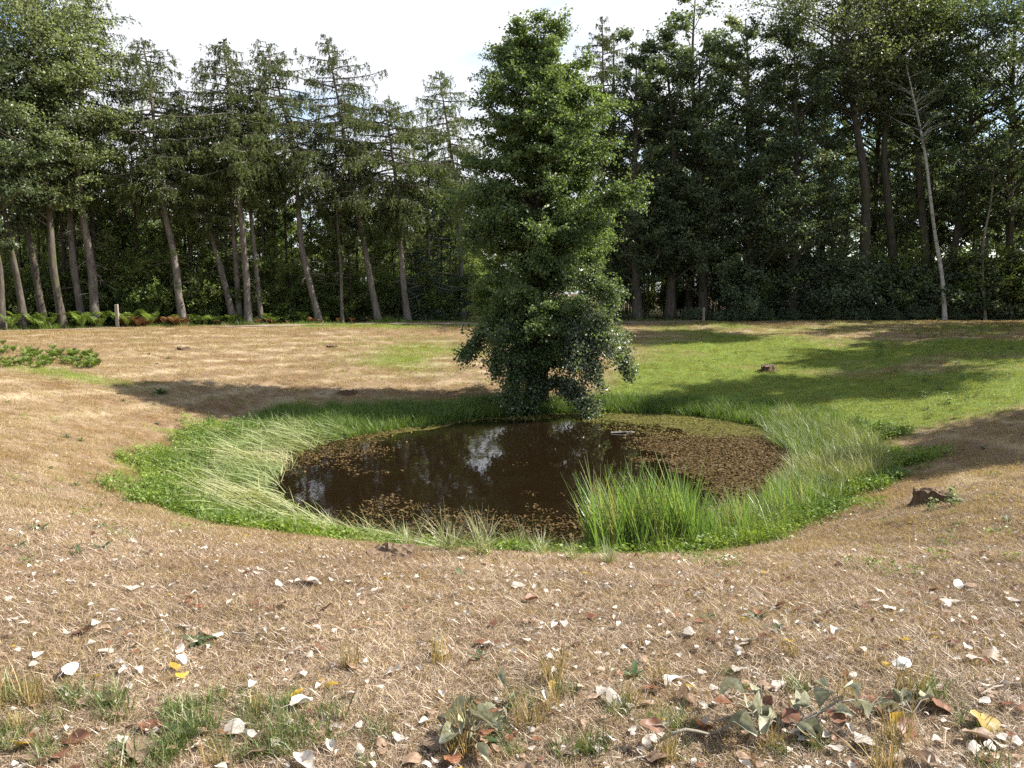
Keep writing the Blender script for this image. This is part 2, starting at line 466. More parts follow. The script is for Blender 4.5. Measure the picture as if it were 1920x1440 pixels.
def make_broadleaf(tp, prof, r0, nb, ns, lp, L, seed, rise=(0.25, 0.8), clump=0.16, droop=0.0, sub=0.36, limbs=0, lobes=0.2, zflat=0.6, up=0.6, tiers=0):
    """returns dict of (V,F): trunk, limb list, branchwork, crown"""
    r = np.random.default_rng(seed)
    (TV, TF), TP, TR = trunk_vf(tp, r0)
    H = TP[-1, 2]
    ph = np.array([p[0] for p in prof]); pr = np.array([p[1] for p in prof])
    zz = np.linspace(ph[0], ph[-1], 200); wgt = np.interp(zz, ph, pr) + 0.12; cdf = np.cumsum(wgt) / wgt.sum()
    h = np.interp((np.arange(nb) + r.random(nb)) / nb, cdf, zz)
    if tiers:
        q_ = (zz[-1] - zz[0]) / tiers; h = np.where(r.random(nb) < 0.3, (np.floor(h / q_) + 0.5) * q_ + r.normal(0, 0.14 * q_, nb), h); h = np.clip(h, zz[0], zz[-1])
    r.shuffle(h)
    az = np.arange(nb) * 2.39996 + r.normal(0, 0.25, nb)
    er = np.interp(h, ph, pr) * r.uniform(0.66, 1.06, nb)
    er *= 1 + lobes * np.sin(2 * az + 0.9 * h + seed) * np.cos(np.round(az) * 1.0 - 1.4 * h)
    rs = er * r.uniform(*rise, nb) - droop * np.clip(1 - (h - ph[0]) / max(ph[-1] - ph[0], 1e-3) * 2.2, 0, 1) * er
    hs = np.clip(h - rs, 0.08 * H, min(H * 0.97, ph[-1]))
    tz = TP[:, 2]
    S = np.stack([np.interp(hs, tz, TP[:, 0]), np.interp(hs, tz, TP[:, 1]), hs], -1)
    hc = np.clip(h, 0, H)
    E = np.stack([np.interp(hc, tz, TP[:, 0]) + er * np.cos(az), np.interp(hc, tz, TP[:, 1]) + er * np.sin(az), h], -1)
    Lb = np.linalg.norm(E - S, axis=1)
    Cc = (S + E) / 2 + r.normal(0, 0.09, (nb, 3)) * Lb[:, None]; Cc[:, 2] += 0.14 * Lb
    K = 8
    B = bez(S, Cc, E, K)
    rb = np.clip(np.interp(hs, tz, TR) * 0.5, 0.012, 0.16); rb = np.minimum(rb, 0.02 + Lb * 0.022)
    BR = rb[:, None] * (1 - np.linspace(0, 1, K)[None] * 0.85)
    # sub-branches
    bi = np.repeat(np.arange(nb), ns); m = len(bi)
    s = 0.25 + 0.75 * r.random(m) ** 0.75
    k = np.clip((s * (K - 1)).astype(int), 0, K - 2); f = (s * (K - 1) - k)[:, None]
    S2 = B[bi, k] * (1 - f) + B[bi, k + 1] * f
    T2 = norm(B[bi, k + 1] - B[bi, k])
    D2 = norm(T2 * 0.55 + r.normal(size=(m, 3)) * np.array([0.6, 0.6, 0.34]) + np.array([0, 0, 0.08 - 0.35 * (droop > 0)]))
    L2 = np.clip(sub * Lb[bi] * r.uniform(0.5, 1.15, m), 0.3, 2.0)
    E2 = S2 + D2 * L2[:, None]; C2 = (S2 + E2) / 2 + r.normal(0, 0.06, (m, 3)) * L2[:, None]
    Q = bez(S2, C2, E2, 4)
    QR = np.full((m, 1), 0.011) * np.array([1, 0.8, 0.6, 0.3])[None] * np.clip(L2, 0.5, 1.6)[:, None]
    # leaves
    li = np.repeat(np.arange(m), lp); n = len(li)
    u = r.uniform(0.1, 1.08, n)[:, None]
    base = S2[li] * (1 - u) + E2[li] * u
    sg = clump * np.clip(L2[li], 0.6, 1.6)[:, None]
    c = base + r.normal(size=(n, 3)) * sg * np.array([1, 1, zflat])
    out = norm(np.stack([c[:, 0], c[:, 1], np.zeros(n)], -1))
    N = norm(np.array([0, 0, up]) + 0.3 * out + 0.75 * unit_rand(n, r))
    D = norm(0.5 * D2[li] + unit_rand(n, r) * 0.9 + np.array([0, 0, -0.25]))
    D = norm(D - N * np.sum(D * N, -1, keepdims=True))
    ll = L * r.uniform(0.65, 1.3, n)
    crown = leaf_quads(c, D, N, ll, ll * r.uniform(0.6, 0.85, n))
    order = np.argsort(-rb * Lb)
    lim = []
    for i in order[:limbs]:
        sel = bi == i
        lim.append(join_vf([tubes(B[i:i + 1], BR[i:i + 1], 6), tubes(Q[sel], QR[sel], 3)]))
    rest = order[limbs:]; sel = np.isin(bi, rest)
    wood = join_vf([tubes(B[rest], BR[rest], 5), tubes(Q[sel], QR[sel], 3)])
    return dict(trunk=(TV, TF), limbs=lim, wood=wood, crown=crown)

def make_larch(tp, prof, r0, nb, seed, twig=0.55, dens=8.6, dead=8, spacing=0.055, size=0.13):
    r = np.random.default_rng(seed)
    (TV, TF), TP, TR = trunk_vf(tp, r0, 0.02)
    tz = TP[:, 2]; H = tz[-1]
    ph = np.array([p[0] for p in prof]); pr = np.array([p[1] for p in prof])
    h = ph[0] + (min(H, ph[-1]) - ph[0]) * (np.arange(nb) + r.random(nb)) / nb
    t = (h - ph[0]) / (ph[-1] - ph[0])
    az = np.arange(nb) * 2.39996 + r.normal(0, 0.4, nb)
    Lb = np.interp(h, ph, pr) * r.uniform(0.5, 1.15, nb) * (1 + 0.3 * (r.random(nb) < 0.14))
    K = 9; s = np.linspace(0, 1, K)
    sl = (-0.28 + 0.62 * t ** 1.2 + r.normal(0, 0.10, nb))[:, None]
    zc = Lb[:, None] * (sl * s - 0.42 * s ** 2 + 0.34 * s ** 3)
    S = np.stack([np.interp(h, tz, TP[:, 0]), np.interp(h, tz, TP[:, 1]), h], -1)
    azk = az[:, None] + 0.25 * np.sin(3 * s + az[:, None] * 5)
    B = np.stack([S[:, None, 0] + Lb[:, None] * s * np.cos(azk), S[:, None, 1] + Lb[:, None] * s * np.sin(azk), S[:, None, 2] + zc], -1)
    BR = np.clip(0.012 + 0.013 * Lb, 0.01, 0.055)[:, None] * (1 - 0.85 * s)
    # laterals
    nl = 10
    bi = np.repeat(np.arange(nb), nl); m = len(bi)
    ss = r.uniform(0.15, 0.95, m); k = np.clip((ss * (K - 1)).astype(int), 0, K - 2); f = (ss * (K - 1) - k)[:, None]
    S2 = B[bi, k] * (1 - f) + B[bi, k + 1] * f
    T2 = norm(B[bi, k + 1] - B[bi, k]); side = np.where(r.random(m) < 0.5, 1, -1)
    sd = norm(np.stack([-T2[:, 1] * side, T2[:, 0] * side, np.zeros(m)], -1))
    D2 = norm(T2 * 0.7 + sd * r.uniform(0.5, 1.0, m)[:, None] + np.array([0, 0, -0.12]) + r.normal(0, 0.1, (m, 3)))
    L2 = Lb[bi] * 0.42 * (1.1 - 0.7 * ss) * r.uniform(0.5, 1.2, m)
    E2 = S2 + D2 * L2[:, None]
    Cm = (S2 + E2) / 2; Cm[:, 2] += 0.06 * L2
    Q = bez(S2, Cm, E2, 4); QR = np.full((m, 1), 0.009) * np.array([1, 0.8, 0.6, 0.3])[None]
    # hanging twigs
    nt1 = np.maximum(1, (Lb * dens).astype(int)); a1 = np.repeat(np.arange(nb), nt1); u1 = r.uniform(0.12, 1, len(a1))
    k = np.clip((u1 * (K - 1)).astype(int), 0, K - 2); f = (u1 * (K - 1) - k)[:, None]
    W1 = B[a1, k] * (1 - f) + B[a1, k + 1] * f
    nt2 = np.maximum(1, (L2 * dens).astype(int)); a2 = np.repeat(np.arange(m), nt2); u2 = r.uniform(0.1, 1, len(a2))[:, None]
    W2 = S2[a2] * (1 - u2) + E2[a2] * u2
    W0 = np.concatenate([W1, W2]); hh = np.concatenate([h[a1], h[bi][a2]])
    tw = twig * r.uniform(0.25, 1.3, len(W0)) * (1.1 - 0.55 * (hh - ph[0]) / (ph[-1] - ph[0]))
    Dt = norm(r.normal(0, 0.28, (len(W0), 3)) + np.array([0, 0, -1.0]) + 0.25 * norm(W0 - np.stack([np.interp(W0[:, 2], tz, TP[:, 0]), np.interp(W0[:, 2], tz, TP[:, 1]), W0[:, 2]], -1)))
    nk = np.maximum(2, (tw / spacing).astype(int)); q = np.repeat(np.arange(len(W0)), nk)
    st = np.concatenate([[0], np.cumsum(nk)[:-1]]); fr = (np.arange(len(q)) - np.repeat(st, nk)) / np.repeat(nk, nk)
    c = W0[q] + Dt[q] * (fr * tw[q])[:, None] + r.normal(0, 0.018, (len(q), 3))
    D = norm(Dt[q] * 0.75 + 0.8 * unit_rand(len(q), r)); N = unit_rand(len(q), r)
    N = norm(N - D * np.sum(D * N, -1, keepdims=True))
    ll = size * r.uniform(0.6, 1.4, len(q))
    crown = leaf_quads(c, D, N, ll, ll * 0.36, 0.1)
    dl = []
    for i in range(dead):
        hz = r.uniform(0.25, 1.0) * ph[0]; a_ = r.uniform(0, 2 * PI); l = r.uniform(0.5, 1.6)
        p0 = np.array([np.interp(hz, tz, TP[:, 0]), np.interp(hz, tz, TP[:, 1]), hz])
        p2 = p0 + np.array([math.cos(a_) * l, math.sin(a_) * l, r.uniform(-0.5, 0.1) * l])
        p1 = (p0 + p2) / 2 + np.array([0, 0, 0.12 * l])
        P = bez(p0[None], p1[None], p2[None], 6)
        sub_ = []
        for j in range(4):
            o_ = P[0, r.integers(2, 6)]; sub_.append(np.stack([o_ + (r.normal(0, 0.16, 3) * l + np.array([0, 0, -0.1])) * x for x in (0, 0.4, 0.75, 1)]))
        dl.append(join_vf([tubes(P, np.linspace(0.018, 0.005, 6)[None], 5), tubes(np.stack(sub_), np.tile(np.linspace(0.006, 0.003, 4), (4, 1)), 3)]))
    wood = join_vf([tubes(B, BR, 4), tubes(Q, QR, 3)])
    return dict(trunk=(TV, TF), limbs=dl, wood=wood, crown=crown)

def build_tree(name, T, loc, label, group, leafm, barkm, cat='tree', limb_name='limb', one_wood=False):
    root = empty(name, loc)
    tag(root, label, cat, group)
    kids = []
    if one_wood:
        V, F = join_vf([(T['trunk'][0], T['trunk'][1])]); Vw, Fw = T['wood']
        V2 = np.concatenate([V, Vw]); F2 = F + [f + len(V) for f in Fw]
        kids.append((obj('trunk', mesh_np('trunk', V2, F2, barkm, True), root), []))
    else:
        kids.append((obj('trunk', mesh_np('trunk', *T['trunk'], barkm, True), root), []))
        for l in T['limbs']:
            kids.append((obj(limb_name, mesh_np(limb_name, *l, barkm, True), root), []))
        wd = obj('branchwork', mesh_np('branchwork', *T['wood'], barkm, True), root); tag(wd, kind='stuff')
        kids.append((wd, []))
    kids.append((obj('crown', mesh_np('crown', *T['crown'], leafm), root), []))
    return root, kids

def px_tree(pts, off, top_v=None):
    """trunk seen through the picture points: base, local trunk points, depth"""
    u0 = pts[0][0]
    d = 45.0
    for _ in range(4):
        d = float(front_y((u0 - 960) / FOC * d)) + off
    bx = float(at_depth(u0, 600, d).x); base = Vector((bx, d, float(height(bx, d))))
    L = [np.zeros(3)]
    for i, (u, v) in enumerate(pts[1:]):
        p = at_depth(u, v, d) - base
        L.append(np.array([p.x, 0.25 * math.sin(i * 1.7 + u0), p.z]))
    return base, np.array(L), d
def px_prof(prof, base, d):
    out = [(float((at_depth(960, v, d) - base).z), r * d / FOC) for v, r in prof]
    return sorted(out)

def g_broad(name, label, group, pts, off, prof, r0, leafm, barkm, seed, nb=60, ns=9, lp=36, L=0.14, limbs=5, **kw):
    base, tp, d = px_tree(pts, off)
    T = make_broadleaf(tp, px_prof(prof, base, d), r0, nb, ns, lp, L, seed, limbs=limbs, **kw)
    return build_tree(name, T, base, label, group, leafm, barkm)
def g_larch(label, pts, off, prof, r0, seed, nb=64, leafm=None, dead=12, **kw):
    base, tp, d = px_tree(pts, off)
    lo = max(v for v, _ in prof)
    prof = [(lo + 45, 30)] + [(v, q_ * 1.28) for v, q_ in prof]
    T = make_larch(tp, px_prof(prof, base, d), r0 * 0.8, int(nb * 1.22), seed, dead=dead, **kw)
    return build_tree('larch_tree', T, base, label, 'larches along the far edge of the wood', leafm or M['larch_needle'], M['larch_bark'], limb_name='dead_branch')

# --- the lone alder at the water's edge
ab = on_ground(1013, 762)
ab.z = float(height(ab.x, ab.y)) - 0.02
ad = ab.y
def apt(u, v):
    p = at_depth(u, v, ad) - ab
    return np.array([p.x, 0.0, p.z])
atp = np.array([np.zeros(3), apt(1016, 690), apt(1012, 600), apt(1007, 500), apt(1006, 400), apt(1010, 300), apt(1018, 200), apt(1014, 120), apt(1010, 80)])
aprof = px_prof([(690, 40), (650, 112), (610, 128), (560, 112), (520, 108), (470, 112), (420, 132), (370, 140), (335, 108), (300, 116), (250, 120), (205, 116), (160, 104), (120, 94), (85, 82), (55, 62), (28, 30)], ab, ad)
A = make_broadleaf(atp, aprof, 0.24, 285, 11, 54, 0.088, 21, rise=(0.1, 0.7), clump=0.15, limbs=0, lobes=0.26, droop=0.25, sub=0.30, zflat=0.6)
alder, _ = build_tree('alder_tree', A, ab, 'tall dense green alder standing alone at the far edge of the pond', None, M['alder_leaf'], M['alder_bark'])

def bough(points, nsub, lp, L, seed, grey, label, spread=0.55, r0=0.05, subdir=(0, 0, -0.25)):
    """one hanging bough of the alder; points are local"""
    r = np.random.default_rng(seed)
    P = np.asarray(points, float); K = 9
    d = np.concatenate([[0], np.cumsum(np.linalg.norm(np.diff(P, axis=0), axis=1))]); s = np.linspace(0, d[-1], K)
    Bp = np.stack([np.interp(s, d, P[:, i]) for i in range(3)], -1)
    for _ in range(2): Bp[1:-1] = 0.25 * Bp[:-2] + 0.5 * Bp[1:-1] + 0.25 * Bp[2:]
    m = nsub; ss = 0.22 + 0.78 * r.random(m) ** 0.8
    k = np.clip((ss * (K - 1)).astype(int), 0, K - 2); f = (ss * (K - 1) - k)[:, None]
    S2 = Bp[k] * (1 - f) + Bp[k + 1] * f; T2 = norm(Bp[k + 1] - Bp[k])
    D2 = norm(T2 * 0.5 + r.normal(0, 0.6, (m, 3)) + np.array(subdir)); L2 = spread * r.uniform(0.5, 1.3, m)
    E2 = S2 + D2 * L2[:, None]; Q = bez(S2, (S2 + E2) / 2, E2, 4)
    li = np.repeat(np.arange(m), lp); n = len(li); u = r.uniform(0.1, 1.08, n)[:, None]
    c = S2[li] * (1 - u) + E2[li] * u + r.normal(0, 0.10, (n, 3))
    N = norm(np.array([0, -0.15, 0.5]) + 0.8 * unit_rand(n, r)); D = norm(D2[li] * 0.5 + unit_rand(n, r)); D = norm(D - N * np.sum(D * N, -1, keepdims=True))
    ll = L * r.uniform(0.65, 1.3, n)
    wood = join_vf([tubes(Bp[None], np.linspace(r0, 0.008, K)[None], 6), tubes(Q, np.tile([0.009, 0.007, 0.005, 0.003], (m, 1)), 3)])
    b = obj('bough', mesh_np('bough', *wood, M['alder_bark'], True), alder)
    if label: b['label'] = label
    g = r.random(n) < grey; wl = ll * r.uniform(0.6, 0.85, n)  # this share of the leaves wears the painted sheen tone
    for sel, mt in ((~g, M['alder_leaf']), (g, M['sky_sheen_leaf'])):
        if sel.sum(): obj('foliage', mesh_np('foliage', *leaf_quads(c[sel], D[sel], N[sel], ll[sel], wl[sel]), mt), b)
def lp3(u, v, dy): 
    p = at_depth(u, v, ad + dy) - ab
    return (p.x, p.y, p.z)
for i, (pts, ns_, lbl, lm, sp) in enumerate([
    ([lp3(1014, 640, 0), lp3(1050, 590, -.7), lp3(1098, 625, -1.3), lp3(1115, 705, -1.5)], 80, 'silvery bough with painted sky sheen hanging in front on the right of the trunk', 'sky_sheen_leaf', .62),
    ([lp3(1014, 650, 0), lp3(1050, 596, -.9), lp3(1078, 626, -1.5), lp3(1084, 680, -1.7)], 60, None, 'sky_sheen_leaf', .58),
    ([lp3(1014, 620, 0), lp3(1070, 585, -.3), lp3(1140, 610, -.6), lp3(1178, 692, -.7)], 60, 'drooping bough at the far right with painted sky sheen on its leaves', 'sky_sheen_leaf', .48),
    ([lp3(1014, 735, 0), lp3(1045, 712, -.5), lp3(1078, 732, -1.0), lp3(1112, 768, -1.4)], 64, 'lowest silvery bough with painted sky sheen touching the water', 'sky_sheen_leaf', .42),
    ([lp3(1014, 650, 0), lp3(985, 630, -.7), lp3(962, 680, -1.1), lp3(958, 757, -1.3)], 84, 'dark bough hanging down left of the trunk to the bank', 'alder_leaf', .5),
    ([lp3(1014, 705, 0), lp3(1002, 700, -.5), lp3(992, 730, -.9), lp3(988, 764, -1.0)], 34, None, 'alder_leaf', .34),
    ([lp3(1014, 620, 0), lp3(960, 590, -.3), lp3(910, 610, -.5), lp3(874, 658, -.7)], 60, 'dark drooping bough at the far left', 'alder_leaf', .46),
    ([lp3(1014, 600, 0), lp3(1070, 560, -.9), lp3(1120, 580, -1.4), lp3(1142, 650, -1.5)], 60, None, 'sky_sheen_leaf', .55),
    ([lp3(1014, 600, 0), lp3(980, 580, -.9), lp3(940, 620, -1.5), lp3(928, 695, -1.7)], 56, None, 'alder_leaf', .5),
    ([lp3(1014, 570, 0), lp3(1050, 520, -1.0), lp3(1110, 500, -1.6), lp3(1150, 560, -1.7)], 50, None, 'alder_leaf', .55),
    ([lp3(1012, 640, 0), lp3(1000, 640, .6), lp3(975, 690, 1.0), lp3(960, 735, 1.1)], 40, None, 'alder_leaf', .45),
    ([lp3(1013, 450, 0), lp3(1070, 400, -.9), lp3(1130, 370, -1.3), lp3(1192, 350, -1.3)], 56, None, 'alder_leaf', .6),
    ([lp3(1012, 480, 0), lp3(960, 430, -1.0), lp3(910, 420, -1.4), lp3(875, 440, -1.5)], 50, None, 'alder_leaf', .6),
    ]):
    bough(pts, ns_, 62, 0.088, 300 + i, {'sky_sheen_leaf': 0.62, 'alder_leaf': 0.22 if pts[-1][2] < 4 else 0.05}[lm], lbl, sp)

# --- larches, left to right
LG = 'larches along the far edge of the wood'
g_larch('straight larch with a reddish trunk nearest the left broadleaf trees', [(178, 582), (168, 500), (156, 400), (149, 300), (150, 150), (160, -30)], 1.0, [(330, 70), (280, 100), (200, 95), (120, 80), (40, 62), (-30, 20)], 0.27, 401, nb=66)
g_larch('slender larch just left of the reddish trunk, with a forked bare limb', [(156, 590), (142, 500), (128, 400), (120, 280), (118, 150), (125, 40)], 1.6, [(300, 60), (230, 80), (150, 70), (60, 30), (40, 8)], 0.22, 402, nb=44)
g_larch('leaning larch with a pale bark base behind the brown bracken', [(345, 600), (336, 555), (326, 490), (312, 420), (298, 330), (290, 250), (278, 150), (266, 70)], 0.5, [(350, 70), (310, 100), (250, 95), (200, 88), (150, 62), (110, 52), (75, 14)], 0.25, 403, nb=74)
g_larch('strongly slanted larch leaning left into the tangled dark boughs', [(440, 588), (416, 515), (393, 440), (370, 365), (352, 280), (338, 190)], 1.2, [(400, 45), (360, 85), (300, 90), (240, 70), (190, 12)], 0.24, 404, nb=56)
g_larch('right hand trunk of the pair of upright larches', [(466, 603), (459, 520), (452, 420), (446, 320), (432, 200), (415, 72)], 0.3, [(320, 60), (270, 108), (220, 100), (170, 75), (130, 52), (100, 34), (72, 8)], 0.24, 405, nb=74)
g_larch('left hand dark trunk of the pair of upright larches', [(449, 592), (441, 480), (437, 380), (437, 300), (440, 170)], 1.5, [(310, 60), (250, 70), (200, 50), (165, 8)], 0.21, 406, nb=36)
g_larch('thin larch beside the upright pair, bare up to the crown', [(490, 596), (479, 490), (466, 390), (460, 310), (480, 200), (508, 100)], 0.9, [(340, 45), (280, 70), (220, 62), (160, 40), (110, 28), (92, 8)], 0.17, 407, nb=50)
g_larch('curved larch whose trunk bows out to the right at its foot', [(600, 601), (582, 540), (568, 470), (558, 380), (550, 290), (530, 190), (500, 80)], 0.4, [(330, 60), (290, 90), (240, 84), (180, 55), (130, 48), (100, 26), (78, 8)], 0.23, 408, nb=64)
g_larch('small thin trunked larch with a pale crooked foot', [(642, 601), (638, 560), (640, 510), (634, 420), (630, 320), (626, 210)], 0.5, [(420, 30), (340, 60), (270, 55), (205, 10)], 0.12, 409, nb=36)
g_larch('tallest pointed larch, its trunk slanting up to the left', [(710, 604), (697, 540), (682, 460), (667, 390), (654, 300), (636, 200), (608, 62)], 0.3, [(400, 50), (350, 85), (290, 112), (240, 108), (190, 85), (150, 74), (110, 40), (66, 8)], 0.24, 410, nb=80)
g_larch('flat topped larch with the dark drooping mane of boughs', [(765, 604), (758, 540), (750, 450), (744, 360), (736, 290), (722, 190)], 0.4, [(400, 55), (340, 80), (290, 88), (240, 72), (205, 40), (192, 18)], 0.24, 411, nb=66, twig=0.7)
g_larch('pointed larch just left of the lone alder, standing farther back', [(868, 592), (864, 480), (856, 350), (840, 240), (822, 132)], 3.0, [(330, 75), (280, 86), (220, 60), (180, 45), (135, 8)], 0.22, 412, nb=60)
g_larch('dark low branched spruce between the flat topped larch and the alder', [(808, 594), (806, 520), (804, 440), (803, 370)], 2.2, [(585, 70), (540, 66), (480, 50), (420, 34), (372, 6)], 0.16, 413, nb=70, leafm=M['spruce_needle'], dead=0, twig=0.3)
g_larch('brownish larch top showing right behind the alder', [(1130, 598), (1130, 450), (1132, 250), (1130, 28)], 2.5, [(420, 60), (250, 66), (150, 58), (90, 42), (60, 24), (30, 6)], 0.24, 414, nb=80)

# --- broadleaf trees at the left edge
LB = 'broadleaf trees at the left edge of the wood'
g_broad('poplar_tree', 'big pale leaved poplar filling the upper left corner', LB, [(118, 596), (104, 500), (92, 400), (74, 320), (58, 180), (50, -60)], -0.4,
        [(400, 30), (350, 90), (280, 130), (200, 145), (120, 150), (40, 160), (-60, 140), (-160, 60)], 0.18, M['poplar_leaf'], M['oak_bark'], 501, nb=95, ns=11, lp=42, L=0.115, clump=0.15, lobes=0.25)
g_broad('broadleaf_tree', 'dark crooked broadleaf tree leaning left of the pale barked poplar', LB, [(82, 604), (66, 520), (50, 440), (34, 380), (20, 310), (0, 120)], 0.4,
        [(420, 30), (340, 90), (240, 130), (120, 140), (0, 120), (-60, 60)], 0.18, M['poplar_leaf'], M['oak_bark'], 502, nb=56, ns=9, lp=34, L=0.12)
g_broad('broadleaf_tree', 'pair stemmed broadleaf tree at the very left of the rim', LB, [(46, 612), (30, 540), (16, 430), (8, 350), (-10, 200)], -0.6,
        [(440, 40), (380, 90), (300, 110), (180, 120), (60, 90)], 0.16, M['oak_leaf'], M['oak_bark'], 503, nb=48, ns=9, lp=34, L=0.12)
g_broad('broadleaf_tree', 'half hidden broadleaf trunk cut by the left frame edge', LB, [(2, 618), (-6, 500), (-20, 380), (-40, 150)], -0.4,
        [(460, 50), (360, 110), (200, 150), (0, 130)], 0.17, M['oak_leaf'], M['oak_bark'], 504, nb=48, ns=9, lp=32, L=0.13)

# --- broadleaf wall on the right
RB = 'tall broadleaf trees right of the alder'
RT = [
 ('dark broadleaf trunk close behind the right side of the alder', [(1195, 599), (1193, 480), (1190, 330), (1192, 120)], 0.7, [(560, 40), (500, 70), (400, 84), (300, 76), (200, 64), (120, 50), (62, 14)], .30, 'oak_leaf'),
 ('broadleaf with a high fork outlined against the sky', [(1257, 600), (1259, 520), (1262, 400), (1264, 370), (1262, 250), (1250, 110)], 1.0, [(500, 60), (450, 90), (400, 70), (330, 50), (250, 50), (180, 66), (110, 62), (48, 16)], .32, 'oak_leaf'),
 ('broadleaf behind the wooden post on the right rim', [(1319, 598), (1318, 470), (1314, 330), (1312, 110)], 0.8, [(540, 60), (500, 90), (420, 105), (320, 90), (200, 75), (110, 60), (44, 16)], .30, 'oak_leaf'),
 ('dense dark leaved broadleaf between the post and the big forked tree', [(1410, 592), (1408, 470), (1404, 330), (1400, 100)], 0.6, [(570, 60), (510, 105), (430, 115), (330, 100), (220, 85), (120, 72), (40, 18)], .30, 'oak_leaf'),
 ('broadleaf with low grey green boughs hanging over the bushes', [(1486, 588), (1488, 480), (1492, 340), (1490, 80)], -0.2, [(540, 60), (470, 95), (390, 110), (310, 90), (200, 85), (100, 80), (10, 30)], .27, 'oak_leaf'),
 ('big poplar with a sunlit trunk forking high into two limbs', [(1622, 585), (1622, 500), (1625, 420), (1620, 340), (1612, 280), (1600, 180), (1580, -60)], 0.4, [(200, 70), (140, 120), (60, 150), (-40, 140), (-130, 60)], .36, 'poplar_leaf'),
 ('broadleaf with a bent trunk just right of the big forked poplar', [(1680, 585), (1676, 470), (1662, 380), (1655, 290), (1668, 180), (1680, -20)], 1.4, [(220, 50), (140, 90), (40, 120), (-60, 60)], .30, 'poplar_leaf'),
 ('straight dark trunk just left of the white birch', [(1733, 588), (1732, 470), (1727, 360), (1722, 230), (1730, 0)], 1.6, [(260, 60), (160, 100), (50, 120), (-60, 60)], .30, 'oak_leaf'),
 ('dark slanting trunk between the birch and the thin pale stem', [(1786, 584), (1790, 490), (1801, 390), (1812, 260), (1840, 60)], 1.2, [(420, 50), (340, 90), (240, 80), (120, 110), (0, 90)], .27, 'oak_leaf'),
 ('broadleaf tree at the right frame edge with layered dark boughs', [(1900, 584), (1896, 450), (1890, 320), (1900, 60)], 0.6, [(440, 60), (330, 130), (220, 120), (120, 130), (20, 120), (-60, 50)], .30, 'oak_leaf'),
]
for i, (lab, pts, off, prof, r0, lm) in enumerate(RT):
    g_broad('poplar_tree' if lm == 'poplar_leaf' else 'broadleaf_tree', lab, RB, pts, off, prof, r0, M[lm], M['oak_bark'], 520 + i, nb=86, ns=9, lp=34, L=0.15, limbs=6, clump=0.18)
# white birch with a bare top
base, tp, d = px_tree([(1772, 592), (1768, 520), (1757, 440), (1745, 390), (1733, 300), (1722, 210), (1702, 120)], -1.2)
T = make_broadleaf(tp, px_prof([(300, 20), (240, 50), (180, 60), (120, 50), (95, 20)], base, d), 0.13, 24, 7, 9, 0.10, 560, limbs=3, sub=0.4)
build_tree('birch_tree', T, base, 'slender white barked birch with a bare twiggy top', None, M['poplar_leaf'], M['birch_bark'])
base, tp, d = px_tree([(1848, 590), (1845, 520), (1846, 450), (1855, 380), (1862, 300)], -1.2)
T = make_broadleaf(tp, px_prof([(400, 15), (340, 40), (300, 40), (270, 10)], base, d), 0.085, 14, 6, 10, 0.1, 561, limbs=2)
build_tree('thin_tree', T, base, 'thin pale crooked stem at the edge near the right frame side', None, M['oak_leaf'], M['pale_bark'])

# --- the wood behind: a few kinds, copied
def straight(H, lean=0.04, seed=0):
    r = np.random.default_rng(seed)
    z = np.linspace(0, H, 7)
    return np.stack([r.normal(0, lean, 7).cumsum() * H / 7, r.normal(0, lean, 7).cumsum() * H / 7, z], -1)
def kind(name, H, base_f, R, r0, leafm, seed, nb=44, ns=8, lp=28, L=0.16):
    prof = [(base_f * H, R * 0.5), ((base_f + 0.12) * H, R * 0.95), (0.65 * H, R), (0.85 * H, R * 0.75), (1.0 * H, R * 0.2)]
    T = make_broadleaf(straight(H * 0.96, 0.05, seed), prof, r0, nb, ns, lp, L, seed)
    return build_tree(name, T, (0, 0, 0), 'x', None, leafm, M['oak_bark'], one_wood=True)
kinds = [kind('broadleaf_tree', 17, 0.28, 3.6, 0.24, M['oak_leaf'], 601), kind('broadleaf_tree', 16, 0.2, 3.3, 0.22, M['oak_leaf'], 602),
         kind('broadleaf_tree', 17, 0.34, 3.4, 0.24, M['poplar_leaf'], 603), kind('broadleaf_tree', 10, 0.22, 2.6, 0.14, M['hazel_leaf'], 604),
         kind('broadleaf_tree', 9, 0.16, 2.5, 0.13, M['hazel_leaf'], 605)]
used = set()
PEND = []                                                     # (object, what, between) to be named by what stands in front of it
ORD = 'nearest second third fourth fifth sixth seventh eighth ninth tenth eleventh twelfth thirteenth fourteenth fifteenth sixteenth seventeenth eighteenth nineteenth twentieth'.split() + ['twenty-' + k for k in 'first second third fourth fifth sixth seventh eighth ninth'.split()]
def plant(kd, x, y, s, label, group, rz=None):
    root, kids = kd
    loc = (x, y, float(height(x, y)))
    rz = random.uniform(0, 6.28) if rz is None else rz
    sc = (s * random.uniform(0.9, 1.1), s * random.uniform(0.9, 1.1), s)
    if id(root) not in used:
        used.add(id(root)); o = root
        o.location = loc; o.rotation_euler = (0, 0, rz); o.scale = sc
    else:
        o = copy_tree(root, kids, loc, rz, sc)
    tag(o, label, None, group)
    PEND.append((o, label))
    return o
r = np.random.default_rng(77)
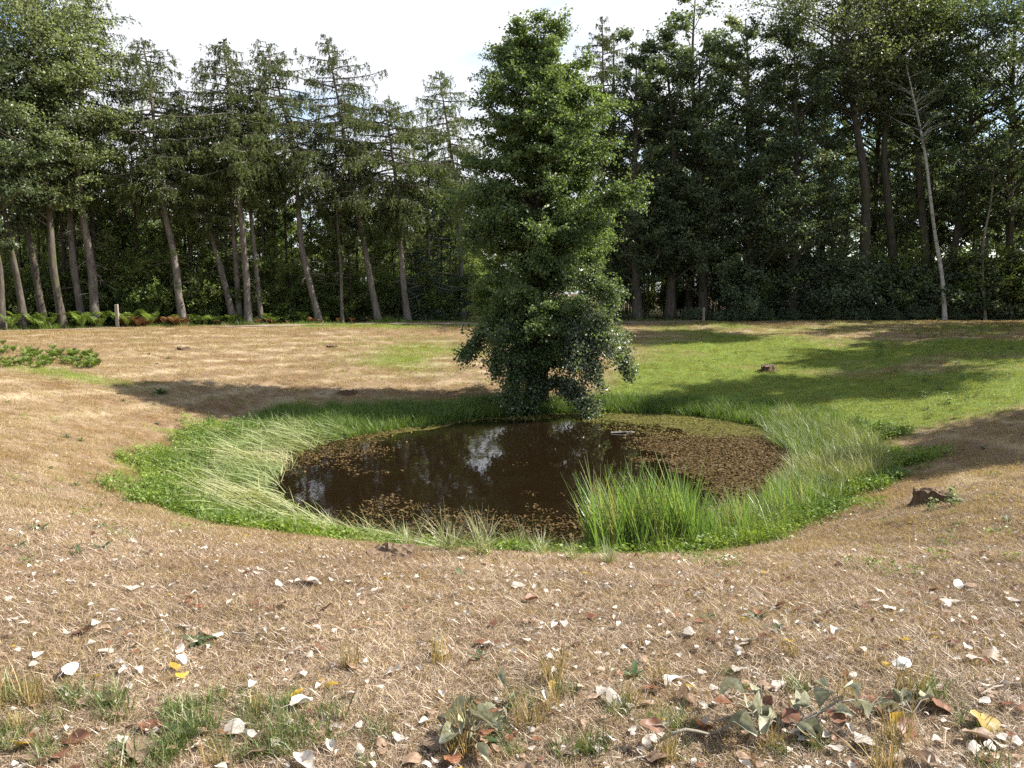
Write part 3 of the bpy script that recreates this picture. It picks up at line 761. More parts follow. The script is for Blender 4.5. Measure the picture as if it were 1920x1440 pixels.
for row, dy in enumerate((4.5, 9, 14, 23, 30, 38)):
    for x in np.arange(-48 - row * 3, 60 + row * 3, 4.3 + 0.35 * row):
        xx = x + r.uniform(-1.5, 1.5); yy = float(front_y(xx)) + dy + r.uniform(-2, 2)
        u = 960 + FOC * xx / yy
        if u < -120 or u > 2040: continue
        if u > 1120:
            if row == 2 or (row == 1 and r.random() < 0.5): continue
            plant(kinds[r.integers(0, 3)], xx, yy, r.uniform(0.98, 1.22), 'deep wood broadleaf', 'trees deep in the right wood')
        elif row >= 2:
            lim = (1.6 + yy * 0.175) / 10.0
            plant(kinds[r.integers(3, 5)], xx, yy, min(r.uniform(0.8, 1.1), lim) , 'low background broadleaf', 'trees behind the larches')
# trees outside the right frame edge, whose shade falls into the bowl
def shade_tree(H, base, R, x, y, seed, lab, lm):
    prof = [(base, R * 0.55), (base + 0.15 * (H - base), R), (base + 0.6 * (H - base), R), (H - 0.1 * (H - base), R * 0.6), (H, R * 0.25)]
    T = make_broadleaf(straight(H * 0.97, 0.03, seed), prof, 0.27, 90, 9, 34, 0.18, seed, limbs=3, clump=0.2)
    build_tree('broadleaf_tree', T, (x, y, float(height(x, y))), lab, 'trees beyond the right edge', lm, M['oak_bark'])
shade_tree(21.0, 13.6, 2.7, 29.0, 28.1, 641, 'high crowned broadleaf beyond the right frame edge, nearest the pond', M['oak_leaf'])
shade_tree(15.6, 7.6, 3.3, 29.0, 32.2, 642, 'slim broadleaf beyond the right frame edge, second from the pond', M['oak_leaf'])
shade_tree(12.4, 1.6, 3.3, 29.5, 36.4, 643, 'low bushy broadleaf outside the frame beside the upper right slope', M['poplar_leaf'])
shade_tree(14.5, 1.6, 3.3, 31.5, 40.8, 644, 'bushy broadleaf outside the frame near the right end of the path', M['oak_leaf'])
shade_tree(22.5, 17.5, 2.4, 29.5, 40.2, 646, 'tall slim tree with a tuft of a crown outside the frame by the rim', M['oak_leaf'])
shade_tree(10.4, 3.6, 2.6, 20.0, 16.9, 645, 'small broadleaf outside the frame on the near right slope', M['poplar_leaf'])

# --- saplings with thin bare stems
def sapling(seed, H):
    prof = [(0.55 * H, 0.3), (0.75 * H, 0.8), (H, 0.2)]
    T = make_broadleaf(straight(H, 0.03, seed), prof, 0.045, 14, 5, 14, 0.13, seed)
    return build_tree('sapling', T, (0, 0, 0), 'x', None, M['hazel_leaf'], M['stem_bark'], cat='tree', one_wood=True)
saps = [sapling(701, 6.0), sapling(702, 7.0), sapling(703, 5.0)]
for i in range(96):
    if i < 56: u = r.uniform(1150, 1480); dd = r.uniform(2, 14)
    else: u = r.uniform(10, 900); dd = r.uniform(2.5, 14)
    y = 50.0
    for _ in range(3): y = float(front_y((u - 960) / FOC * y)) + dd
    plant(saps[r.integers(0, 3)], (u - 960) / FOC * y, y, r.uniform(0.7, 1.3), 'thin sapling', 'saplings right of the alder' if i < 56 else 'saplings behind the larches')

slim = []
for k_, H_ in ((711, 11.0), (712, 9.5), (713, 12.0)):
    T = make_broadleaf(straight(H_, 0.035, k_), [(0.5 * H_, 0.6), (0.75 * H_, 1.5), (H_, 0.4)], 0.085, 26, 6, 18, 0.14, k_)
    slim.append(build_tree('slim_tree', T, (0, 0, 0), 'x', None, M['oak_leaf'], M['alder_bark'], one_wood=True))
for i in range(46):
    u = r.uniform(0, 900) if i < 36 else r.uniform(1500, 1900); dd = r.uniform(2.0, 9)
    y = 50.0
    for _ in range(3): y = float(front_y((u - 960) / FOC * y)) + dd
    plant(slim[r.integers(0, 3)], (u - 960) / FOC * y, y, r.uniform(0.75, 1.05), 'slim dark stemmed tree', 'slim dark trees inside the wood')

# --- shrubs of the understorey
def shrub(seed, H, R, leafm, nb=26, lp=26, L=0.12, name='shrub'):
    r = np.random.default_rng(seed)
    h = H * r.uniform(0.25, 1.0, nb); az = np.arange(nb) * 2.4 + r.normal(0, 0.3, nb)
    er = R * np.sqrt(np.clip(1 - (h / H) ** 2 * 0.85, 0.05, 1)) * r.uniform(0.5, 1.05, nb)
    S = np.stack([0.12 * R * np.cos(az), 0.12 * R * np.sin(az), np.full(nb, -0.05)], -1)
    E = np.stack([er * np.cos(az), er * np.sin(az), h], -1)
    Cc = S * 0.5 + E * 0.5; Cc[:, 2] += 0.3 * h; Cc[:, :2] *= 0.7
    B = bez(S, Cc, E, 7); ns = 9; bi = np.repeat(np.arange(nb), ns); m = len(bi)
    s = 0.25 + 0.75 * r.random(m); k = np.clip((s * 6).astype(int), 0, 5); f = (s * 6 - k)[:, None]
    S2 = B[bi, k] * (1 - f) + B[bi, k + 1] * f
    D2 = norm(norm(B[bi, k + 1] - B[bi, k]) * 0.4 + r.normal(0, 0.6, (m, 3)) * np.array([1, 1, 0.5])); L2 = R * 0.38 * r.uniform(0.5, 1.2, m)
    E2 = S2 + D2 * L2[:, None]
    li = np.repeat(np.arange(m), lp); n = len(li); u = r.uniform(0.1, 1.05, n)[:, None]
    c = S2[li] * (1 - u) + E2[li] * u + r.normal(0, 0.09, (n, 3)); c[:, 2] = np.maximum(c[:, 2], 0.04)
    N = norm(np.array([0, 0, 0.7]) + 0.75 * unit_rand(n, r)); D = norm(D2[li] * 0.5 + unit_rand(n, r)); D = norm(D - N * np.sum(D * N, -1, keepdims=True))
    ll = L * r.uniform(0.65, 1.3, n)
    root = empty(name, (0, 0, 0)); tag(root, 'x', 'shrub')
    st = obj('branchwork', mesh_np('branchwork', *join_vf([tubes(B, np.tile(np.linspace(0.025, 0.006, 7), (nb, 1)), 4), tubes(bez(S2, (S2 + E2) / 2, E2, 4), np.tile([0.007, 0.006, 0.005, 0.003], (m, 1)), 3)]), M['stem_bark'], True), root)
    tag(st, kind='stuff')
    fo = obj('foliage', mesh_np('foliage', *leaf_quads(c, D, N, ll, ll * r.uniform(0.6, 0.85, n)), leafm), root)
    return root, [(st, []), (fo, [])]
shr = [shrub(801, 3.2, 1.7, M['hazel_leaf']), shrub(802, 2.4, 1.5, M['hazel_leaf']), shrub(803, 4.6, 2.0, M['hazel_leaf']),
       shrub(804, 2.6, 1.6, M['bramble']), shrub(805, 1.4, 1.1, M['bramble'])]
def plant_px(kd, u, off, s, label, group):
    y = 48.0
    for _ in range(4): y = float(front_y((u - 960) / FOC * y)) + off
    return plant(kd, (u - 960) / FOC * y, y, s, label, group)
for u in np.arange(-30, 900, 26):
    plant_px(shr[[0, 1, 0, 2, 1][int(u / 26) % 5]], u + r.uniform(-10, 10), r.uniform(2.2, 4.5), r.uniform(0.75, 1.15), 'leafy hazel bush', 'bushes under the larches')
for u in np.arange(-30, 900, 42):
    plant_px(shr[2], u + r.uniform(-14, 14), r.uniform(7, 13), r.uniform(0.9, 1.35), 'tall hazel bush', 'tall bushes behind the larches')
for u in np.arange(1380, 1960, 30):
    plant_px(shr[[3, 4, 3, 0][int(u / 30) % 4]], u + r.uniform(-10, 10), r.uniform(-0.2, 1.6), r.uniform(1.1, 1.7), 'dark bramble bush', 'bushes along the right wood edge')
for u in np.arange(1150, 1960, 46):
    plant_px(shr[[0, 2][int(u / 46) % 2]], u + r.uniform(-14, 14), r.uniform(6, 13), r.uniform(0.9, 1.3), 'tall light bush', 'tall bushes deep in the right wood')
for u in np.arange(1290, 1960, 17):
    plant_px(shr[4], u + r.uniform(-6, 6), r.uniform(-0.9, -0.3), r.uniform(0.28, 0.62), 'low lawn edge bush', 'low bushes fringing the right lawn')

# name each of these by the front tree that it shows behind or beside
LAND = [(2, 'the half hidden trunk at the left frame edge'), (46, 'the pair stemmed tree at far left'), (82, 'the dark crooked left tree'), (118, 'the big pale poplar'), (160, 'the forked limb larch'), (190, 'the reddish trunked larch'), (345, 'the pale based leaning larch'),
        (440, 'the strongly slanted larch'), (466, 'the upright larch pair'), (490, 'the thin bare larch'), (600, 'the larch with curved foot'), (642, 'the small crooked larch'), (710, 'the tallest pointed larch'), (765, 'the flat topped larch'), (808, 'the dark spruce'), (868, 'the larch left of the alder'),
        (1010, 'the lone alder'), (1130, 'the brownish larch'), (1195, 'the dark trunk close to the alder'), (1257, 'the high forked broadleaf'), (1318, 'the right wooden post'), (1410, 'the dense dark broadleaf'), (1486, 'the low boughed broadleaf'), (1622, 'the big forked poplar'), (1680, 'the bent trunk poplar'),
        (1733, 'the straight dark trunk'), (1772, 'the white birch'), (1848, 'the thin pale stem'), (1900, 'the layered tree at right edge')]
buck = {}
for o, what in PEND:
    x, y = o.location.x, o.location.y
    u = 960 + FOC * x / y
    k = min(range(len(LAND)), key=lambda i: abs(LAND[i][0] - u))
    buck.setdefault((what, k), []).append((y, o))
for (what, k), L in buck.items():
    L.sort(key=lambda t: t[0])
    front = what in ('low lawn edge bush', 'dark bramble bush')
    for i, (y, o) in enumerate(L):
        o['label'] = (what if len(L) == 1 else what + ', ' + ORD[i] + ' of those') + (' by ' if front else ' behind ') + LAND[k][1]

# ------------------------------------------------------------------ scattered ground cover
def blades(n, L, wd, spread, lean, bend, seed, segs=2, heading=None, hspread=0.6, droop=0.0):
    """n narrow blades; lean = tilt from vertical, bend = extra tilt towards the tip (radians)"""
    r = np.random.default_rng(seed)
    rr = spread * np.sqrt(r.random(n)); a = r.uniform(0, 2 * PI, n)
    B = np.stack([rr * np.cos(a), rr * np.sin(a), np.full(n, -0.005)], -1)
    hd = r.uniform(0, 2 * PI, n) if heading is None else heading + r.normal(0, hspread, n)
    ln = r.uniform(L[0], L[1], n); t0 = np.clip(r.normal(lean[0], lean[1], n), -0.2, 1.65); tb = bend * r.uniform(0.3, 1.3, n)
    P = [B]
    for k in range(segs):
        t = np.minimum(t0 + tb * (k + 0.5) / segs, 1.62 + droop)
        P.append(P[-1] + (ln / segs)[:, None] * np.stack([np.sin(t) * np.cos(hd), np.sin(t) * np.sin(hd), np.cos(t)], -1))
    wv = np.stack([-np.sin(hd), np.cos(hd), np.zeros(n)], -1)
    tw = r.uniform(-0.9, 0.9, n)[:, None]; wv = norm(wv + tw * np.array([0, 0, 1.0]))
    ww = wd * r.uniform(0.6, 1.3, n)[:, None]
    rows = []
    for k in range(segs + 1):
        f = (1.0 - 0.9 * (k / segs) ** 1.6) * 0.5
        rows.append(P[k] - wv * ww * f); rows.append(P[k] + wv * ww * f)
    V = np.stack(rows, 1).reshape(-1, 3); nv = 2 * (segs + 1)
    i = np.arange(n)[:, None] * nv + np.arange(segs)[None] * 2
    F = np.stack([i, i + 1, i + 3, i + 2], -1).reshape(-1, 4)
    return V, F

def rot_euler(nrm, rz):
    """euler angles that stand an instance on a surface normal after a turn about its own axis"""
    z = norm(nrm); h = np.stack([np.cos(rz), np.sin(rz), np.zeros_like(rz)], -1)
    x = norm(h - z * np.sum(h * z, -1, keepdims=True)); y = np.cross(z, x)
    ry = -np.arcsin(np.clip(x[:, 2], -1, 1)); rxx = np.arctan2(y[:, 2], z[:, 2]); rzz = np.arctan2(x[:, 1], x[:, 0])
    return np.stack([rxx, ry, rzz], -1)

def scatter(name, P, nrm, rz, scl, tint, idx, meshes, tone=None):
    me = bpy.data.meshes.new(name)
    me.vertices.add(len(P)); me.vertices.foreach_set('co', np.ascontiguousarray(P, np.float32).ravel())
    for nm, ty, val in (('rot', 'FLOAT_VECTOR', rot_euler(nrm, rz)), ('scl', 'FLOAT', scl), ('tint', 'FLOAT', tint)):
        at = me.attributes.new(nm, ty, 'POINT')
        at.data.foreach_set('vector' if ty == 'FLOAT_VECTOR' else 'value', np.ascontiguousarray(val, np.float32).ravel())
    if tone is not None:
        at = me.attributes.new('tone', 'FLOAT', 'POINT'); at.data.foreach_set('value', np.ascontiguousarray(tone, np.float32))
    at = me.attributes.new('idx', 'INT', 'POINT'); at.data.foreach_set('value', np.ascontiguousarray(idx, np.int32))
    o = obj(name, me)
    ng = bpy.data.node_groups.new(name, 'GeometryNodeTree')
    ng.interface.new_socket('Geometry', in_out='INPUT', socket_type='NodeSocketGeometry')
    ng.interface.new_socket('Geometry', in_out='OUTPUT', socket_type='NodeSocketGeometry')
    N = ng.nodes; Lk = ng.links
    gi = N.new('NodeGroupInput'); go = N.new('NodeGroupOutput'); iop = N.new('GeometryNodeInstanceOnPoints'); jn = N.new('GeometryNodeJoinGeometry')
    for m in reversed(meshes):                        # the last link of a multi-input comes first
        src = bpy.data.objects.new(name + '_piece', m)
        oi = N.new('GeometryNodeObjectInfo'); oi.inputs['Object'].default_value = src; oi.inputs['As Instance'].default_value = True
        Lk.new(oi.outputs['Geometry'], jn.inputs[0])
    def na(nm, ty):
        a = N.new('GeometryNodeInputNamedAttribute'); a.data_type = ty; a.inputs['Name'].default_value = nm
        return a.outputs['Attribute']
    Lk.new(gi.outputs[0], iop.inputs['Points']); Lk.new(jn.outputs[0], iop.inputs['Instance'])
    iop.inputs['Pick Instance'].default_value = True
    Lk.new(na('idx', 'INT'), iop.inputs['Instance Index'])
    e2r = N.new('FunctionNodeEulerToRotation'); Lk.new(na('rot', 'FLOAT_VECTOR'), e2r.inputs[0]); Lk.new(e2r.outputs[0], iop.inputs['Rotation'])
    Lk.new(na('scl', 'FLOAT'), iop.inputs['Scale'])
    Lk.new(iop.outputs[0], go.inputs[0])
    md = o.modifiers.new('scatter', 'NODES'); md.node_group = ng
    tag(o, kind='stuff')
    return o

M['lawn'] = leaf_mat('lawn', [(0.16, 0.10, 0.05), (0.32, 0.225, 0.115), (0.50, 0.395, 0.235)], 0.6, 0.25, 0.38, (1.15, 1.12, 0.6),
                     tint=[(0.09, 0.15, 0.018), (0.215, 0.295, 0.03), (0.40, 0.44, 0.08)])
def add_tone(m, lo, hi):
    """dry blades run from orange brown to bleached by their clump's own tone"""
    t = m.node_tree
    a = t.nodes.new('ShaderNodeAttribute'); a.attribute_type = 'INSTANCER'; a.attribute_name = 'tone'
    r_ = ramp(t, [(0.0, *lo), (0.5, 0.90, 0.90, 0.90), (1.0, *hi)], a.outputs['Fac'])
    b = t.nodes['Principled BSDF']; src = b.inputs['Base Color'].links[0].from_socket
    t.links.new(mixc(t, 1.0, src, r_.outputs[0], 'MULTIPLY'), b.inputs['Base Color'])
add_tone(M['lawn'], (0.72, 0.56, 0.42), (0.94, 0.94, 0.94))
M['straw'] = leaf_mat('straw', [(0.155, 0.095, 0.056), (0.385, 0.285, 0.19), (0.74, 0.66, 0.54)], 0.45, 0.35, 0.2, (1.1, 1.0, 0.8),
                      tint=[(0.09, 0.06, 0.04), (0.22, 0.15, 0.10), (0.42, 0.32, 0.23)])
M['marsh'] = leaf_mat('marsh', [(0.055, 0.105, 0.022), (0.10, 0.165, 0.038), (0.17, 0.235, 0.065)], 0.45, 0.35, 0.38,
                      tint=[(0.095, 0.155, 0.022), (0.17, 0.24, 0.035), (0.25, 0.32, 0.065)])
M['sedge'] = leaf_mat('sedge', [(0.06, 0.11, 0.022), (0.14, 0.20, 0.055), (0.30, 0.33, 0.16)], 0.45, 0.3, 0.35,
                      tint=[(0.18, 0.19, 0.05), (0.34, 0.31, 0.12), (0.46, 0.43, 0.30)])
M['reed'] = leaf_mat('reed', [(0.05, 0.115, 0.02), (0.10, 0.20, 0.036), (0.22, 0.32, 0.11)], 0.35, 0.45, 0.42, tint=[(0.14, 0.14, 0.04), (0.30, 0.26, 0.11), (0.42, 0.36, 0.2)])
M['pad'] = leaf_mat('pad', [(0.035, 0.02, 0.008), (0.075, 0.046, 0.016), (0.13, 0.09, 0.032)], 0.6, 0.15, 0.1,
                    tint=[(0.07, 0.075, 0.018), (0.12, 0.12, 0.028), (0.19, 0.18, 0.045)])

r = np.random.default_rng(31)
def wedge(n, d0, d1, half=0.70, power=1.0):
    d = d0 + (d1 - d0) * r.random(n) ** power
    x = d * r.uniform(-half, half, n)
    return x, d

# short lawn over the whole bowl
x, y = wedge(120000, 2.3, 45.5)
rad_, th_ = polar(x, y)
keep = (rad_ > per(th_, RM) - 0.5) & (y < front_y(x) - 0.6) & ~((y > front_y(x) - 2.3) & (y < front_y(x) - 1.1) & (r.random(len(x)) < 0.85))
bare = smooth_noise(x, y, 1.9, 41) + 0.5 * smooth_noise(x, y, 5.5, 42)
keep &= r.random(len(x)) < np.clip(0.85 + 0.5 * bare, 0.3, 1)
x, y, rad_, th_ = x[keep], y[keep], rad_[keep], th_[keep]
g = greenness(x, y)
isg = r.random(len(x)) < np.clip(g * 1.35 - 0.05, 0, 1) ** 1.2
near = np.clip((9 - y) / 4, 0, 1)
sc = r.uniform(0.6, 1.25, len(x)) * (0.6 + 0.6 * np.clip(y / 30, 0, 1)) * np.where(isg, 1.0 - 0.35 * near, 1.0 - 0.25 * near)
isg &= r.random(len(x)) > near * 0.75
lawn_m = [mesh_np('lawn_piece', *blades(22, (0.04, 0.11), 0.0058, 0.14, (0.72, 0.38), 0.7, 900 + i), M['lawn']) for i in range(6)]
tint = np.where(isg, r.uniform(0.6, 1.0, len(x)), np.clip(r.normal(0.04, 0.06, len(x)), 0, 0.3))
scatter('lawn_grass', np.stack([x, y, height(x, y)], -1), norm(slope_normal(x, y) + r.normal(0, 0.12, (len(x), 3))), r.uniform(0, 6.28, len(x)), sc, tint, r.integers(0, 6, len(x)), lawn_m, np.clip(0.5 + 0.55 * smooth_noise(x, y, 1.5, 63) + 0.35 * smooth_noise(x, y, 4.0, 64) + r.normal(0, 0.18, len(x)) + 0.5 * streaks(x, y), 0, 1))

# matted straw close by
x, y = wedge(24000, 2.25, 11.5, 0.72, 1.4)
rad_, th_ = polar(x, y); keep = rad_ > per(th_, RM) + 0.15; x, y = x[keep], y[keep]
straw_m = [mesh_np('straw_piece', *blades(46, (0.025, 0.10), 0.0031, 0.16, (1.32, 0.26), 0.3, 930 + i, heading=0.5, hspread=1.5), M['straw']) for i in range(8)]
scatter('dry_straw', np.stack([x, y, height(x, y) + 0.004], -1), slope_normal(x, y), r.uniform(0, 6.28, len(x)), r.uniform(0.7, 1.3, len(x)) * (0.62 + 0.38 * np.clip((y - 2.3) / 3.5, 0, 1)),
        np.clip(0.35 + 0.5 * smooth_noise(x, y, 1.4, 44) + r.normal(0, 0.2, len(x)), 0, 1), r.integers(0, 8, len(x)), straw_m)

# lush ring of low plants round the pond
def ring(n, t0, t1, f0, f1):
    t = np.radians(r.uniform(t0, t1, n)); td = np.degrees(t) % 360
    a, b = per(td, RW), per(td, RM)
    q = r.uniform(f0, f1, n); rr = a + (b - a) * np.minimum(q, 1) + 1.7 * np.maximum(q - 1, 0)
    return CX + rr * np.cos(t), CY + rr * np.sin(t), q, td
def leafy(n, R, H, L, seed):
    q = np.random.default_rng(seed)
    a = q.uniform(0, 2 * PI, n); rr = R * np.sqrt(q.random(n)); h = H * q.uniform(0.1, 1, n)
    c = np.stack([rr * np.cos(a), rr * np.sin(a), h], -1)
    N = norm(np.array([0, 0, 0.9]) + 0.6 * unit_rand(n, q)); D = unit_rand(n, q); D = norm(D - N * np.sum(D * N, -1, keepdims=True))
    ll = L * q.uniform(0.6, 1.3, n)
    return leaf_quads(c, D, N, ll, ll * q.uniform(0.5, 0.8, n), 0.15)
marsh_m = [mesh_np('marsh_piece', *leafy(34, 0.17, 0.16, 0.05, 950 + i), M['marsh']) for i in range(4)] + \
          [mesh_np('marsh_piece', *blades(26, (0.12, 0.34), 0.008, 0.13, (0.25, 0.2), 0.6, 960 + i), M['marsh']) for i in range(3)]
x, y, q, td = ring(18500, 0, 360, 0.12, 1.5)
edge = q > 1.02 + 0.34 * smooth_noise(x, y, 1.6, 45) + 0.34 * smooth_noise(x, y, 5.0, 62) + 0.12 - 0.55 * r.random(len(q)) ** 2
left = (td > 150) & (td < 262)
keep = ~edge & ~(left & (q < 0.62 + 0.08 * smooth_noise(x, y, 1.5, 46))) & ~(((td > 280) | (td < 20)) & (q < 0.5) & (r.random(len(x)) < 0.7))
keep &= (r.random(len(x)) < 0.62) | ~((td > 240) & (td < 335))
x, y, q, td = x[keep], y[keep], q[keep], td[keep]
grassy = ((td > 20) & (td < 150)) | (r.random(len(x)) < 0.25)
idx = np.where(grassy, 4 + r.integers(0, 3, len(x)), r.integers(0, 4, len(x)))
far = (td > 20) & (td < 150)
tint = np.clip(np.where(far, 0.05, 0.62) + 0.6 * smooth_noise(x, y, 1.3, 47) + r.normal(0, 0.15, len(x)), 0, 1)
scatter('marsh_plants', np.stack([x, y, height(x, y)], -1), norm(slope_normal(x, y) + r.normal(0, 0.15, (len(x), 3))), r.uniform(0, 6.28, len(x)), r.uniform(0.6, 1.35, len(x)), tint, idx, marsh_m)

# loose low weeds spreading from the ring and over the right slope
x, y = wedge(26000, 5, 44)
g = greenness(x, y); rad_, th_ = polar(x, y)
keep = (rad_ > per(th_, RM)) & (y < front_y(x) - 2.2) & (r.random(len(x)) < np.clip((g - 0.25) * 0.55, 0, 0.5) * np.where(th_ < 75, 1.0, 0.5) + 0.10 * np.clip(smooth_noise(x, y, 0.9, 65) + 0.6 * smooth_noise(x, y, 3.0, 66) - 0.35, 0, 1) + 0.008)
x, y = x[keep], y[keep]
scatter('lawn_weeds', np.stack([x, y, height(x, y)], -1), slope_normal(x, y), r.uniform(0, 6.28, len(x)), r.uniform(0.3, 0.75, len(x)), np.clip(r.normal(0.4, 0.3, len(x)), 0, 1), r.integers(0, 4, len(x)), marsh_m[:4])

# flattened sedge on the left bank and in the shallows, combed to the left
lay_m = [mesh_np('sedge_piece', *blades(10, (0.4, 0.95), 0.019, 0.22, (1.12, 0.16), 0.5, 980 + i, segs=4, heading=0.0, hspread=0.45, droop=0.12), M['sedge']) for i in range(6)]
x, y, q, td = ring(2400, 148, 258, -0.02, 0.70)
keep = r.random(len(x)) < np.clip(1.15 - np.abs(q - 0.28) * 0.8, 0, 1) * np.clip(0.8 + 0.6 * smooth_noise(x, y, 1.8, 61), 0.12, 1) * np.where(td > 236, 0.55, 1)
x, y, q, td = x[keep], y[keep], q[keep], td[keep]
scatter('flattened_sedge', np.stack([x, y, np.maximum(height(x, y), WATER_Z - 0.05)], -1), np.tile([0, 0, 1.0], (len(x), 1)), rad(192) + 0.75 * smooth_noise(x, y, 1.1, 48) + r.normal(0, 0.45, len(x)),
        r.uniform(0.45, 1.2, len(x)), np.clip(0.28 + 0.65 * smooth_noise(x, y, 1.4, 49) + r.normal(0, 0.3, len(x)), 0, 1), r.integers(0, 6, len(x)), lay_m)
# upright sedge on the right bank
up_m = [mesh_np('sedge_piece', *blades(12, (0.3, 0.85), 0.017, 0.17, (0.34, 0.26), 0.7, 990 + i, segs=3), M['sedge']) for i in range(5)]
x, y, q, td = ring(2300, 296, 392, -0.15, 0.80)
keep = r.random(len(x)) < np.clip(np.where(td > 300, (td - 298) / 20, 1), 0.25, 1) * np.clip(0.75 + 0.8 * smooth_noise(x, y, 1.7, 67), 0.1, 1)
x, y, q, td = x[keep], y[keep], q[keep], td[keep]
scatter('bank_sedge', np.stack([x, y, np.maximum(height(x, y), WATER_Z - 0.05)], -1), norm(np.array([-0.15, 0, 1.0]) + r.normal(0, 0.12, (len(x), 3))), r.uniform(0, 6.28, len(x)), r.uniform(0.45, 0.9, len(x)),
        np.clip(0.18 + 0.5 * smooth_noise(x, y, 0.9, 50) + r.normal(0, 0.15, len(x)), 0, 1), r.integers(0, 5, len(x)), up_m)
# tall reeds standing in the near shallows
reed_m = [mesh_np('reed_piece', *blades(6, (0.7, 1.3), 0.024, 0.12, (0.12, 0.10), 0.45, 1010 + i, segs=4), M['reed']) for i in range(5)]
x, y, q, td = ring(250, 274.5, 288, -0.15, 0.66)
x2, y2, q2, td2 = ring(230, 286, 318, -0.08, 0.6)
s1 = r.uniform(0.55, 1.12, len(x)) * np.clip(1.12 - np.abs(td - 280) * 0.022, 0.5, 1); s2 = r.uniform(0.28, 0.68, len(x2))
x = np.concatenate([x, x2]); y = np.concatenate([y, y2]); sc = np.concatenate([s1, s2])
scatter('tall_reeds', np.stack([x, y, np.maximum(height(x, y), WATER_Z - 0.15)], -1), norm(np.array([-0.06, 0, 1.0]) + r.normal(0, 0.06, (len(x), 3))), r.uniform(0, 6.28, len(x)), sc, np.where(r.random(len(x)) < 0.14, 0.85, np.clip(r.normal(0.08, 0.1, len(x)), 0, 1)), r.integers(0, 5, len(x)), reed_m)
# dark green fringe of grass on the far bank
fr_m = [mesh_np('fringe_piece', *blades(14, (0.2, 0.5), 0.017, 0.15, (0.3, 0.22), 0.7, 1020 + i, segs=3), M['marsh']) for i in range(4)]
x, y, q, td = ring(3000, 22, 158, -0.05, 1.1)
keep = ~((np.abs(td - 88) < 9) & (r.random(len(x)) < 0.8)) & (q < 1.02 + 0.1 * smooth_noise(x, y, 2, 51))
x, y, q, td = x[keep], y[keep], q[keep], td[keep]
scatter('bank_grass', np.stack([x, y, np.maximum(height(x, y), WATER_Z - 0.03)], -1), norm(np.array([0, 0, 1.0]) + r.normal(0, 0.1, (len(x), 3))), r.uniform(0, 6.28, len(x)), r.uniform(0.5, 1.0, len(x)), np.clip(r.normal(0.1, 0.15, len(x)), 0, 1), r.integers(0, 4, len(x)), fr_m)

# floating pond leaves: thick on the right and along the near shore
def disc(n, seed):
    q = np.random.default_rng(seed); V = []; F = []
    for i in range(n):
        c = q.normal(0, 0.055, 3) * np.array([1, 1, 0.0]); s = q.uniform(0.008, 0.021); a = np.arange(6) * PI / 3 + q.uniform(0, 1); tl = q.normal(0, 0.22, 2)
        p = np.stack([c[0] + s * np.cos(a), c[1] + s * q.uniform(0.6, 1) * np.sin(a), 0.004 + 0.006 * q.random() + s * (tl[0] * np.cos(a) + tl[1] * np.sin(a)) + s * 0.15], -1)
        F.append(np.arange(6)[None] + 6 * i); V.append(p)
    return np.concatenate(V), np.concatenate(F)
pad_m = [mesh_np('pad_piece', *disc(6, 1040 + i), M['pad']) for i in range(6)]
t = np.radians(r.uniform(0, 360, 95000)); td = np.degrees(t) % 360; rr = per(td, RW) * np.sqrt(r.random(len(t)))
x = CX + rr * np.cos(t); y = CY + rr * np.sin(t)
nz = smooth_noise(x, y, 1.2, 52) + 0.6 * smooth_noise(x, y, 3.3, 53) + 0.4 * smooth_noise(x, y, 8, 54)
edgeR = 2.7 + 0.55 * np.abs(y - 16.2) ** 0.9 * np.where(y > 16.2, -0.55, -0.15)
den = np.clip((x - edgeR - 0.5 + 0.7 * nz) * 1.3, 0, 1) * np.clip((y - 12.2 + nz * 0.5) / 1.2, 0.25, 1)
den = np.maximum(den, 0.85 * np.clip((rr - (per(td, RW) - 1.0)) / 0.5 + 0.7 * nz, 0, 1) * (td < 100))
den = np.maximum(den, 0.22 * np.clip(1.3 - (rr / per(td, RW) < 0.70) * 1.3 + 0.9 * nz - 0.5, 0, 1) * ((td > 228) & (td < 276)))
den = np.maximum(den, 0.2 * np.clip((rr / per(td, RW) - 0.66) * 4 + 0.8 * nz, 0, 1) * ((td > 150) & (td < 205)))
den = np.maximum(den, 0.6 * np.clip((rr / per(td, RW) - 0.86) * 8 + 0.6 * nz, 0, 1) * ((td > 100) & (td < 152)))
den *= np.where((y > 19.3 + 0.4 * nz) & (x > 2.5), 0.25, 1.0)
keep = r.random(len(x)) < den * 0.52
x, y, td, rr = x[keep], y[keep], td[keep], rr[keep]
tint = np.clip((y - 18.5) / 3.0, 0, 1) * np.clip(r.normal(0.7, 0.25, len(x)), 0, 1)
scatter('floating_pond_leaves', np.stack([x, y, np.full(len(x), WATER_Z + 0.003)], -1), norm(np.array([0, 0, 1.0]) + r.normal(0, 0.02, (len(x), 3))), r.uniform(0, 6.28, len(x)), r.uniform(0.7, 1.5, len(x)), tint, r.integers(0, 6, len(x)), pad_m)

# rough grass where the lawn meets the wood
x = r.uniform(-40, 42, 5200); y = front_y(x) + r.normal(-0.35, 0.35, 5200)
keep = np.abs(x / y) < 0.72; x, y = x[keep], y[keep]
scatter('wood_edge_grass', np.stack([x, y, height(x, y)], -1), norm(np.array([0, 0, 1.0]) + r.normal(0, 0.15, (len(x), 3))), r.uniform(0, 6.28, len(x)), r.uniform(0.25, 0.8, len(x)) * np.clip(0.7 + 0.6 * smooth_noise(x, y, 1.2, 68), 0.3, 1.2), np.clip(r.normal(0.3, 0.3, len(x)), 0, 1), r.integers(0, 4, len(x)), fr_m)

